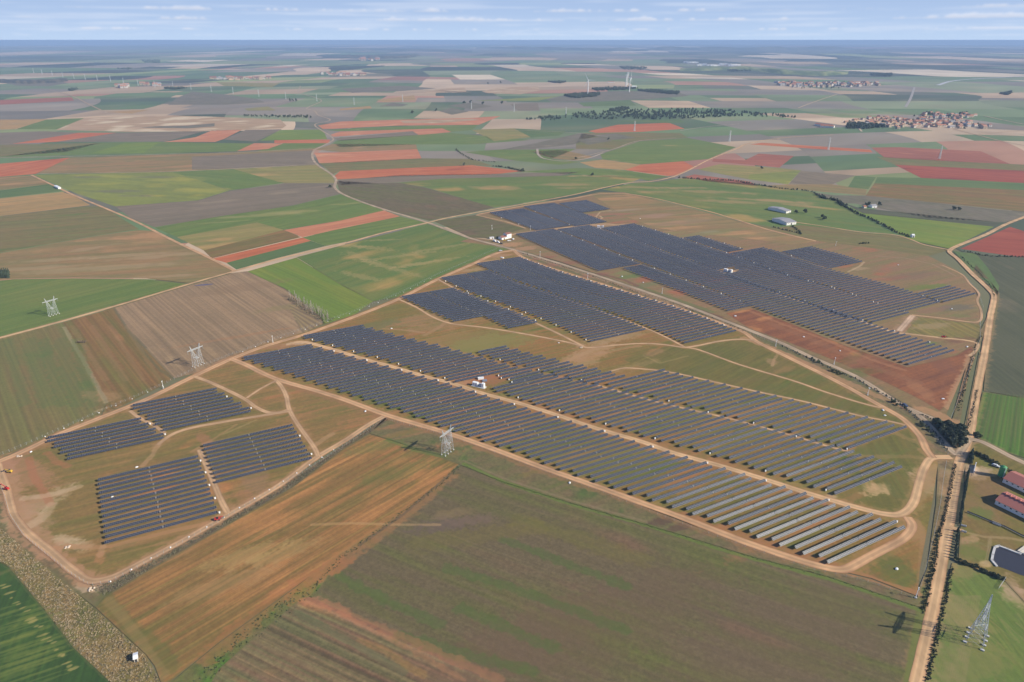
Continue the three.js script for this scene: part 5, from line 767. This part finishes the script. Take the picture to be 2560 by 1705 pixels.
// the dark lagoon with its pale lined edge
{ const P = pts('2488,1369 2497,1367 2520,1375 2549,1386 2562,1377 2570,1376 2570,1443 2550,1437 2520,1425 2492,1415 2480,1402 2482,1388'), s = new THREE.Shape(P.map(([x, z]) => new THREE.Vector2(x, -z))); const w = new THREE.ShapeGeometry(s).rotateX(-Math.PI / 2).translate(0, .12, 0); struct('water', w, std(C(.045, .043, .048), .28));
  const R = P.slice(0, 5).reverse().concat(P.slice(9).reverse()), rim = pts('2562,1376.5 2549,1385.5 2520,1374.5 2497,1366 2487,1368.5 2481.5,1388 2479,1402 2491,1416'); const l = []; const [ox, oz] = rim[0], t = base('pond_liner', ox, .1, oz); tag(t, 'pale lined rim round the dark slurry lagoon', 'pond rim'); rim.slice(1).forEach((b, k) => { const a = rim[k], d = Math.hypot(b[0] - a[0], b[1] - a[1]); l.push(bx(d + .6, .5, 1.1).rotateY(Math.atan2(-(b[1] - a[1]), b[0] - a[0])).translate((a[0] + b[0]) / 2 - ox, 0, (a[1] + b[1]) / 2 - oz)); }); part('liner_edge', mg(l), M.conc, t); part('rim_fence', mg(rim.slice(1).map((b, k) => bar([rim[k][0] - ox, 1.3, rim[k][1] - oz], [b[0] - ox, 1.3, b[1] - oz], .05)).concat(rim.map(p => bx(.08, 1.4, .08, p[0] - ox, 0, p[1] - oz)))), M.galv, t); const r = put('concrete_ramp', 2556, 1380, turnPx(2548, 1386, 2562, 1376)); tag(r, 'pale yellowish concrete ramp at the corner of the lagoon', 'ramp'); part('slab', bx(8, .5, 3.4, 2, .2), M.cream, r); part('kerb', bx(8, .3, .4, 2, .7, 1.6), M.conc, r); }
{ const t = put('sheep_pen', 2505, 1460, turnPx(2512, 1452, 2500, 1470)); tag(t, 'grey metal hurdle fence at the end of the hedge, lower right', 'hurdle fence'); part('rails', mg([.4, .8, 1.2].map(y => bx(11, .08, .06, 0, y))), M.galv, t); part('posts', mg(Array.from({ length: 7 }, (_, i) => bx(.1, 1.4, .1, -5.4 + i * 1.8))), M.galv, t); }

// ------------------------------------------------------------------ plants
function leafCloud(n, shape, size, sd) { const s0 = seed; seed = sd; const pos = [], V = new THREE.Vector3(), q = new THREE.Quaternion(); for (let i = 0; i < n; i++) { const [x, y, z] = shape(i / n), s = size * rr(.6, 1.35); q.setFromEuler(new THREE.Euler(rr(-1, 1), rr(0, 6.3), rr(-1, 1))); for (const [a, b] of [[-1, -.6], [1, -.6], [.1, 1]]) { V.set(a * s, b * s * .7, rr(-.3, .3) * s).applyQuaternion(q); pos.push(x + V.x, y + V.y, z + V.z); } } seed = s0; const g = new THREE.BufferGeometry(); g.setAttribute('position', new THREE.Float32BufferAttribute(pos, 3)); g.computeVertexNormals(); return g; }
const lf = (r, g, b) => std(C(r, g, b), .95, { side: THREE.DoubleSide });
const LM = { dark: lf(.085, .108, .062), mid: lf(.11, .13, .06), oak: lf(.115, .13, .078), con: lf(.08, .11, .066), dry: lf(.2, .15, .095), twig: lf(.3, .26, .21), hedge: lf(.1, .115, .062), grey: lf(.2, .18, .11), straw: lf(.42, .33, .21) };
const clump = (R, H, y0, k) => { const cs = Array.from({ length: k }, () => [rr(-.62, .62) * R, y0 + rr(.15, .85) * H, rr(-.62, .62) * R, rr(.3, .5)]); return () => { const c = cs[(rnd() * k) | 0], u = rr(-1, 1), a = rr(0, 6.283), m = Math.sqrt(1 - u * u), r = Math.cbrt(rr(.3, 1)) * c[3]; return [c[0] + r * m * Math.cos(a) * R, c[1] + r * u * H * .62, c[2] + r * m * Math.sin(a) * R]; }; };
const cone = (R, H, y0) => t => { const y = y0 + (1 - Math.sqrt(t)) * H * .98, r = R * (1 - (y - y0) / H) * rr(.55, 1.12), a = rr(0, 6.283); return [Math.cos(a) * r, y, Math.sin(a) * r]; };
function plant(name, crown, mat, th, tr, cat) { const g = new THREE.Group(); g.name = name; part('trunk', cy(tr, tr * .6, th, 0, -.1, 0, 6), M.bark, g); part('crown', crown, mat, g); g.userData.category = cat; return g; }
const oaks = [0, 1, 2].map(i => plant('evergreen_tree', leafCloud(420, clump(3.2, 4.6, 1.1, 9), .62, 500 + i * 77), i ? LM.oak : LM.dark, 3.4, .28, 'tree'));
const conifers = [0, 1].map(i => plant('conifer', leafCloud(300, cone(1.15, 5.4, .3), .42, 900 + i * 31), LM.con, 4, .14, 'conifer'));
const bushes = [0, 1].map(i => plant('bush', leafCloud(200, clump(1.5, 1.9, .1, 5), .42, 1300 + i * 31), i ? LM.hedge : LM.mid, .8, .1, 'bush'));
const poplars = [0, 1, 2].map(i => { const g = new THREE.Group(), s0 = seed; seed = 4400 + i; const br = []; for (let k = 0; k < 46; k++) { const y = rr(1.6, 8), a = rr(0, 6.283), l = rr(.6, 1.9) * (1.2 - y / 11); br.push(bar([0, y, 0], [Math.cos(a) * l * .55, y + l * 1.5, Math.sin(a) * l * .55], .09)); } seed = s0; part('trunk', cy(.2, .06, 9.6, 0, 0, 0, 6), M.pale, g); part('branches', mg(br), M.pale, g); g.userData.category = 'bare tree'; return g; });
function plantAt(list, name, px, py, s, label, group) { const [x, z] = G(px, py), o = copyOf(list[(rnd() * list.length) | 0], name, label, x, z, rr(0, 6.3), s); o.scale.set(s * rr(.9, 1.1), s * rr(.85, 1.15), s * rr(.9, 1.1)); if (group) o.userData.group = group; return o; }
const inPoly = (P, x, y) => { let c = false; for (let i = 0, j = P.length - 1; i < P.length; j = i++) if ((P[i][1] > y) !== (P[j][1] > y) && x < (P[j][0] - P[i][0]) * (y - P[i][1]) / (P[j][1] - P[i][1]) + P[i][0]) c = !c; return c; };
function sprinkle(spec, n, gap, fn) { const P = pts(spec); let x0 = 1e9, x1 = -1e9, z0 = 1e9, z1 = -1e9; P.forEach(([x, z]) => { x0 = Math.min(x0, x); x1 = Math.max(x1, x); z0 = Math.min(z0, z); z1 = Math.max(z1, z); }); const got = []; for (let t = 0; t < n * 60 && got.length < n; t++) { const x = rr(x0, x1), z = rr(z0, z1); if (!inPoly(P, x, z) || got.some(g => Math.hypot(g[0] - x, g[1] - z) < gap)) continue; got.push([x, z]); fn(x, z); } return got; }
sprinkle('2330,1056 2345,1055 2370,1063 2397,1074 2414,1090 2408,1112 2390,1121 2372,1106 2350,1078', 34, 3.1, (x, z) => { const o = copyOf(oaks[(rnd() * 3) | 0], 'evergreen_tree', 'dark evergreen tree in the dense triangular copse beside the crossroads', x, z, rr(0, 6), rr(.72, 1.02)); o.userData.group = 'trees of the triangular copse'; });
for (const [x, z] of along('2421,1182 2415,1212 2409,1245 2403,1280 2399,1311', 2.1)) { const o = copyOf(conifers[(rnd() * 2) | 0], 'conifer', 'slim dark conifer in the row along the barn side of the main road', x + rr(-.3, .3), z, rr(0, 6), rr(.5, .8)); o.userData.group = 'conifers in the row by the main road'; }
for (const [x, z] of along('2395,1329 2391,1360 2388,1398', 2.6)) { const o = copyOf(conifers[(rnd() * 2) | 0], 'conifer', 'dark ragged conifer in the shorter row below the side track', x + rr(-.5, .5), z, rr(0, 6), rr(.45, .75)); o.userData.group = 'conifers in the shorter row'; }
for (const [x, z] of along('2429,1134 2427,1160', 1.5)) { const o = copyOf(conifers[0], 'conifer', 'dark conifer in the thick hedge block at the yard corner', x + rr(-.5, .5), z, rr(0, 6), rr(.8, 1)); o.userData.group = 'conifers of the yard corner hedge'; }
const hedgeRow = (spec, step, w, list, name, label, group, s0, s1) => { for (const [x, z] of along(spec, step)) { const X = x + rr(-w, w), Z = z + rr(-w, w), o = copyOf(list[(rnd() * list.length) | 0], name, label, X, Z, rr(0, 6), rr(s0, s1)); o.userData.group = group; } };
hedgeRow('2434,1132 2455,1141 2475,1152 2494,1163', 1.5, .4, bushes, 'bush', 'dark hedge bush along the upper edge of the barn yard', 'hedge bushes above the barn yard', .8, 1.1);
hedgeRow('2394,1402 2420,1412 2450,1424 2480,1438 2512,1451', 1.7, .7, bushes, 'bush', 'dark hedge bush between the lagoon meadow and lower right field', 'hedge bushes below the lagoon', .7, 1.1);
hedgeRow('2500,1166 2530,1180 2560,1196', 1.9, .3, bushes, 'bush', 'low dark bush behind the upper barn', 'bushes behind the upper barn', .5, .7);
for (const [px, py, s] of [[2045, 906, 1], [2036, 902, .8], [2080, 928, 1.1], [2092, 932, .9], [2100, 936, .8], [2228, 1004, .9], [2236, 1008, 1], [2244, 1014, .9], [2262, 1022, .7], [2300, 1060, .8], [2308, 1066, 1], [2318, 1074, .9], [2330, 1088, 1], [2440, 1090, 1.2], [2448, 1092, 1], [2388, 1064, .7], [2030, 897, .7]]) plantAt(bushes, 'bush', px, py, s * 1.1, 'dark roadside bush near the crossroads or along the diagonal road', 'roadside bushes along the diagonal road');
sprinkle('722,738 748,748 790,770 836,796 832,806 800,800 760,776 724,748', 44, 2.6, (x, z) => { const o = copyOf(poplars[(rnd() * 3) | 0], 'bare_poplar', 'bare grey poplar in the small plantation beside the green field', x, z, rr(0, 6), rr(.6, .95)); o.userData.group = 'bare poplars of the plantation'; });
for (let i = 0; i < 5; i++) for (let j = 0; j < 3; j++) { const o = plantAt(conifers, 'conifer', 2 + i * 5, 682 + j * 6.5, 1.15, 'small round conifer planted in the corner plot at the left edge', 'conifers of the corner plot'); }
for (const [px, py] of [[1177, 258], [1160, 259.5], [1206, 261.5], [1254, 260], [1219.6, 211], [1252, 208], [1089, 279], [1031.5, 284], [725, 254], [733, 253.5], [740, 254.5], [2012, 533], [2056, 545], [2060, 550], [2166, 515], [2172, 513], [2199, 515], [1990, 534], [826, 470], [1160, 415], [1306, 429], [1440, 399], [2384, 525], [2397, 526], [1905, 423], [1480, 440], [1520, 350]]) { const [x, z] = G(px, py), d = dist(x, z); plantAt(oaks, 'field_tree', px, py, d > 2000 ? 2 : 1.1, 'dark lone tree or bush scattered among the fields of the plain', 'lone trees of the plain'); }
for (let i = 0; i < 30; i++) { const t = i / 29; plantAt(oaks, 'evergreen_tree', 610 + t * 166 + rr(-2, 2), 291 + t * 4 + rr(-1.5, 1.5), rr(1, 1.6), 'dark tree in the dark belt above the pale eroded rise', 'trees in the belt above the pale rise'); }
// far woods and creek scrub that read as one mass
function mass(name, label, cat, geo, mat, places) { const m = new THREE.InstancedMesh(geo, mat, places.length), o = new THREE.Object3D(); m.castShadow = m.receiveShadow = true; places.forEach(([x, z, s], i) => { o.position.set(x, gy(x, z) - .1, z); o.rotation.y = i * 2.4; o.scale.setScalar(s); o.updateMatrix(); m.setMatrixAt(i, o.matrix); }); m.userData.kind = 'stuff'; tag(m, label, cat); top(m, name); }
const lumpG = leafCloud(70, clump(1, 1.3, .05, 4), .42, 7001), tuftG = leafCloud(9, () => [rr(-.35, .35), rr(.1, .5), rr(-.35, .35)], .3, 7100);
const scatter = (spec, n, s0, s1) => { const out = []; sprinkle(spec, n, 0, (x, z) => out.push([x, z, rr(s0, s1)])); return out; };
const lineOf = (spec, step, w, s0, s1) => along(spec, step).map(([x, z]) => [x + rr(-w, w), z + rr(-w, w), rr(s0, s1)]);
mass('pine_wood', 'dark pine wood stretched across the plain below the wind turbines', 'wood', lumpG, LM.dark, [...scatter('1312,299 1370,291 1430,286 1432,283 1500,279 1560,276 1640,275 1710,272 1790,274 1860,280 1960,287 1992,294 1930,293 1850,290 1740,296 1650,299 1560,298 1440,297 1360,302', 620, 3, 5.5), ...scatter('1520,276 1560,269 1573,272 1560,277 1530,279', 120, 4, 6)]);
mass('turbine_wood', 'dark wood round the feet of the wind turbines', 'wood', lumpG, LM.dark, [...scatter('1410,240 1430,236 1500,233 1496,241 1440,246', 260, 5, 7), ...scatter('1480,223 1530,219 1600,221 1570,225 1490,227', 200, 5, 7), ...scatter('1590,226 1640,226 1700,231 1692,237 1620,231', 200, 5, 7)]);
mass('dark_copses', 'small dark copses dotted over the far plain', 'wood', lumpG, LM.dark, [['410,221 470,221 440,225', 60], ['170,225 195,223 180,228', 40], ['1370,205 1416,205 1400,209', 120], ['2500,235 2530,231 2520,238', 60], ['2210,318 2160,323 2130,320 2110,314 2150,311', 120], ['1815,175 1870,172 1880,178 1830,180', 160], ['290,172 330,171 320,174', 60], ['350,150 400,150 400,159 360,157', 160], ['1545,167 1620,168 1610,175 1560,174', 160], ['2170,186 2230,184 2230,192 2180,190', 160]].flatMap(([s, n]) => scatter(s, n, 5, 8)));
mass('creek_scrub', 'dark winding line of creek-side scrub right of the sheds', 'scrub', lumpG, LM.hedge, [...lineOf('1700,445 1760,449 1830,452 1905,464 1960,473 2010,476 2030,480 2044,488 2060,496 2086,500 2100,508 2115,519 2135,528', 4, 2.5, 1.2, 2.4), ...lineOf('2044,488 2060,496 2086,500 2100,508 2115,519', 3, 4, 2, 3.4), ...lineOf('2115,519 2145,535 2180,550 2215,568 2245,583 2270,590 2284,594', 3.4, 2, 1.4, 2.4), ...lineOf('1235,416 1270,420 1310,429', 4, 2, 1.6, 2.6), ...lineOf('2410,629 2450,637 2480,641 2560,643', 3, 2, .8, 1.6), ...lineOf('1140,372 1145,380 1180,400 1240,406', 6, 2, 1.2, 2)]);
mass('verge_scrub', 'dark rough scrub in the ditches beside the roads', 'scrub', lumpG, LM.hedge, [...lineOf('2442,975 2434,1010 2426,1046 2418,1074', .4, .8, .25, .5), ...lineOf('2347,1330 2334,1400 2322,1460 2307,1530', .2, 1.3, .25, .55), ...lineOf('2388,1160 2374,1230 2362,1290 2347,1330', .25, .9, .25, .5), ...lineOf('2380,1420 2356,1530 2342,1590 2318,1705', .2, 1, .22, .5), ...lineOf('1300,631 1430,674 1540,712 1660,752 1780,796 1860,828', 2.6, 1.2, .3, .8), ...lineOf('1956,866 2029,900 2138,947 2250,1008 2340,1086 2370,1128', 1.4, 1.2, .3, .9), ...lineOf('2300,1036 2350,1056 2390,1068', 1, .8, .4, .8), ...lineOf('2487,742 2475,712 2440,676 2400,640', 2, 1, .3, .8), ...lineOf('2450,838 2436,880 2412,960 2394,1030', 1.6, 1.2, .3, .8), ...lineOf('1980,566 1996,578 2000,586', 3, 2, 1, 2), ...lineOf('1935,569 1970,577 1996,583', 3, 1.5, 1, 1.7), ...lineOf('2150,610 2172,608', 2, 1.5, 1, 1.8)]);
mass('poplar_undergrowth', 'grey low undergrowth beneath the bare poplars', 'undergrowth', tuftG, LM.grey, scatter('722,740 748,750 790,772 836,798 824,806 790,796 750,772 720,750', 420, .6, 1.4));
mass('dry_scrub', 'pale dry scrub covering the strip at the lower left', 'scrub', tuftG, LM.straw, [...scatter('-6,1314 36,1353 91,1401 182,1476 236,1523 365,1641 403,1710 282,1710 184,1616 112,1521 22,1415 -6,1398', 2600, .35, .9)]);
mass('olive_scrub', 'greenish tufts among the dry scrub and along the ditch at lower left', 'scrub', tuftG, LM.grey, [...scatter('-6,1314 36,1353 91,1401 182,1476 236,1523 365,1641 403,1710 282,1710 184,1616 112,1521 22,1415 -6,1398', 900, .35, 1.0), ...scatter('226,1468 278,1456 347,1420 438,1372 548,1310 694,1226 860,1114 940,1060 925,1083 860,1119 730,1217 548,1322 365,1428 262,1490', 1500, .3, .9)]);
mass('field_margin_grass', 'rough grass tufts along the margins of the big dark field', 'grass', tuftG, LM.mid, [...lineOf('1148,1165 1106,1207 996,1290 860,1390 780,1470', .5, 1.4, .4, .9), ...lineOf('780,1475 730,1500 640,1570 560,1640 500,1700', .35, 4.5, .4, 1), ...lineOf('1160,1164 1251,1204 1434,1261 1617,1314 1882,1394 2065,1442 2290,1517', .9, .8, .3, .7)]);
{ const t = put('brush_heap', 204.5, 856); tag(t, 'brown heap of cut brush lying in the striped field at left', 'brush heap'); part('twigs', leafCloud(160, () => [rr(-4, 4), rr(0, 1.4) * (1 - .1), rr(-1.6, 1.6)], .5, 880), LM.dry, t); part('stems', mg(Array.from({ length: 18 }, () => bar([rr(-4, 4), .2, rr(-1.5, 1.5)], [rr(-4, 4), rr(.4, 1.5), rr(-1.5, 1.5)], .12))), M.bark, t); }
// pale limestone heaps and small blocks left on the site
for (const [px, py, s, lb] of [[49, 1141, 2.6, 'pale heap of stones beside the perimeter road at far left'], [77, 1131, 1.4, 'single white block below the westernmost panel block, far left'], [341, 1169, 1.5, 'white block above the south-western panel block'], [280, 1243, 1.2, 'white block lying between panel rows of the south-western block'], [168, 1369, 3, 'pale heap of stones near the western turning place'], [913, 1029.5, 1.6, 'white block left of the front dirt road'], [1424, 1208.5, 1.5, 'white block below the front dirt road beside the fence'], [978, 822, 1.6, 'white block on the brown ground above the front panels'], [1397, 858, 1.4, 'white block on the meadow below the middle field'], [1453, 869.5, 2.4, 'pale stone heap at the path fork below the middle field'], [2010, 843, 1.6, 'white block on the dark red bare ground, upper of three'], [2100, 878, 1.4, 'white block on the dark red bare ground, middle of three'], [2356, 998, 1.8, 'white block on the dark red bare ground near the crossroads'], [2213, 1039.5, 1.5, 'white block on the meadow beside the curved dirt road, lower'], [2208, 1027, 1.8, 'pale stone heap beside the curved dirt road'], [2241, 1424, 1.7, 'white block on the green corner near the southern tip'], [2297, 736, 1.6, 'white block on bright grass by the far right panels'], [2379, 773, 1.5, 'white block on the grey plot by the far right panels'], [2417, 868, 1.8, 'white block on the dark corner beside the main road'], [1608, 707, 1.6, 'white block on the green patch beside the diagonal road'], [1555, 692, 1.8, 'pale stone heap on the green patch near the diagonal road'], [1839, 791, 2, 'pale stone heap at the tip of the dark red ground'], [225, 1476, 4, 'pale rubble heap at the western corner of the perimeter road'], [1600, 547, 1.5, 'white block on the fallow slope above the far panels'], [2246, 663, 1.6, 'pale stone lying on the brown slope above the far panels']]) {
  const t = put('stone_heap', px, py, rr(0, 3)); tag(t, lb, 'stone heap'); const l = []; for (let k = 0; k < (s > 2 ? 9 : 2); k++) { const r = s > 2 ? rr(.5, 1) : s * .6; l.push(new THREE.IcosahedronGeometry(r, 0).scale(1.2, .7, 1).rotateY(rr(0, 6)).translate(s > 2 ? rr(-s, s) * .7 : k * s * .5, r * .4, s > 2 ? rr(-s, s) * .4 : 0)); } part('stones', mg(l), s > 2 ? M.stone : M.white, t); t.scale.setScalar(.72);
}
// ------------------------------------------------------------------ villages: every house a thing
const VW = std(C(.52, .47, .42), .9), VC = std(C(.4, .32, .24), .9), houseKinds = [[VW, M.terr], [VC, M.terr], [VC, M.terr2], [M.ochre, M.terr3], [VW, M.terr2], [VW, M.terr3], [VW, M.greyr], [VC, M.terr3]].map(([w, r], i) => { const g = new THREE.Group(), L = 9 + (i * 37 % 8), D = 7 + (i * 53 % 4), H = 3.4 + (i % 3) * 1.2; const t = new THREE.Group(); gableParts(t, L, D, H, 1.9, w, r, { win: 3 + i % 2, wh: 1.1, door: 1.1 }); for (const c of [...t.children]) { c.position.x -= L / 2; c.position.z += D / 2; g.add(c); } g.userData.category = 'house'; return g; });
const kindWord = ['white house with terracotta roof', 'cream house with terracotta roof', 'cream house with pale tiled roof', 'ochre house with dark red roof', 'pale house with light tiled roof', 'white house with dark red roof', 'pale house with grey roof', 'cream house with dark red roof'];
function village(spec, n, gap, where, group, s0 = .9, s1 = 1.3) { sprinkle(spec, n, gap, (x, z) => { const k = (rnd() * 8) | 0, o = copyOf(houseKinds[k], 'village_house', `${kindWord[k]} ${where}`, x, z, (rnd() < .7 ? .35 : -1.2) + rr(-.15, .15), rr(s0, s1)); o.userData.group = `${kindWord[k]}, ${group}`; }); }
village('2108,306 2150,298 2180,291 2250,297 2300,293 2310,285 2370,281 2425,286 2440,291 2400,299 2420,306 2480,317 2470,322 2400,321 2330,321 2300,317 2250,326 2215,321 2190,316 2130,311', 165, 13, 'in the large village at right', 'large village');
village('1930,208 1960,206 2040,208 2120,207 2210,208 2200,214 2120,219 2040,220 1970,218', 80, 26, 'in the far village at right', 'far village', 1.6, 2.3);
village('530,196 600,196 675,197 672,200 590,201 535,199', 22, 40, 'in the far hamlet left of centre', 'far hamlet', 2, 3); village('800,184 850,184 910,187 905,191 840,190 802,188', 22, 50, 'in the far hamlet above the winding road', 'hamlet above the winding road', 2.2, 3.2);
village('288,216 326,216 325,220 290,222', 5, 40, 'in the lone farmstead at left', 'lone farmstead', 2.4, 3.4); village('352,211 405,211 404,216 356,215', 8, 40, 'right of the lone farmstead', 'farm group', 1.8, 2.6); village('898,147 948,147 946,153 900,153', 10, 120, 'beneath the dark wooded ridge', 'hamlet below the ridge', 3.5, 5);
const works = new THREE.Group(); part('wall', bx(60, 12, 30), M.white, works); part('roof', bx(61, .8, 31, 0, 12, 0), M.white, works); part('door', bx(8, 7, .4, -10, 0, 15.1), M.greyr, works); works.userData.category = 'warehouse';
for (let i = 0; i < 16; i++) { const [x, z] = G(1715 + i * 8.6 + rr(-3, 3), 158 + (i > 3 ? 7 : 0) * rr(.6, 1.1)); const o = copyOf(works, 'warehouse', 'large white warehouse in the far industrial estate on the plain', x, z, rr(-.2, .2), rr(.8, 1.5)); o.userData.group = 'white warehouses of the industrial estate'; }
mass('village_trees', 'dark trees among and around the village houses', 'trees', lumpG, LM.hedge, [...scatter('2108,306 2150,298 2250,297 2310,285 2425,286 2440,291 2400,299 2480,317 2400,323 2300,319 2250,328 2190,318 2130,312', 90, 2.5, 4.5), ...scatter('2305,284 2330,281 2330,287 2310,288', 16, 4, 6), ...scatter('2390,283 2420,284 2410,288', 14, 4, 6), ...scatter('1930,206 2040,206 2210,206 2120,221 2000,221', 60, 4, 7), ...scatter('2110,314 2150,312 2150,322 2120,322', 40, 3, 5)]);
// things alike: say which one by its place, counted from the left of the picture
{
  const by = {}, v = new THREE.Vector3(); camera.updateMatrixWorld(); camera.aspect = PW / PH; camera.updateProjectionMatrix();
  for (const o of scene.children) if (o.userData.group && o.name.indexOf('solar_panel_row')) (by[o.userData.label] ??= []).push(o);
  for (const [lb, l] of Object.entries(by)) { if (l.length < 2 || lb.split(/\s+/).length > 13) continue; l.map(o => [v.copy(o.position).project(camera).x, o]).sort((p, q) => p[0] - q[0]).forEach(([, o], i) => o.userData.label = `${lb}, ${ord(i + 1)} from left`); }
}
console.log('things', scene.children.length);

renderer.render(scene, camera);
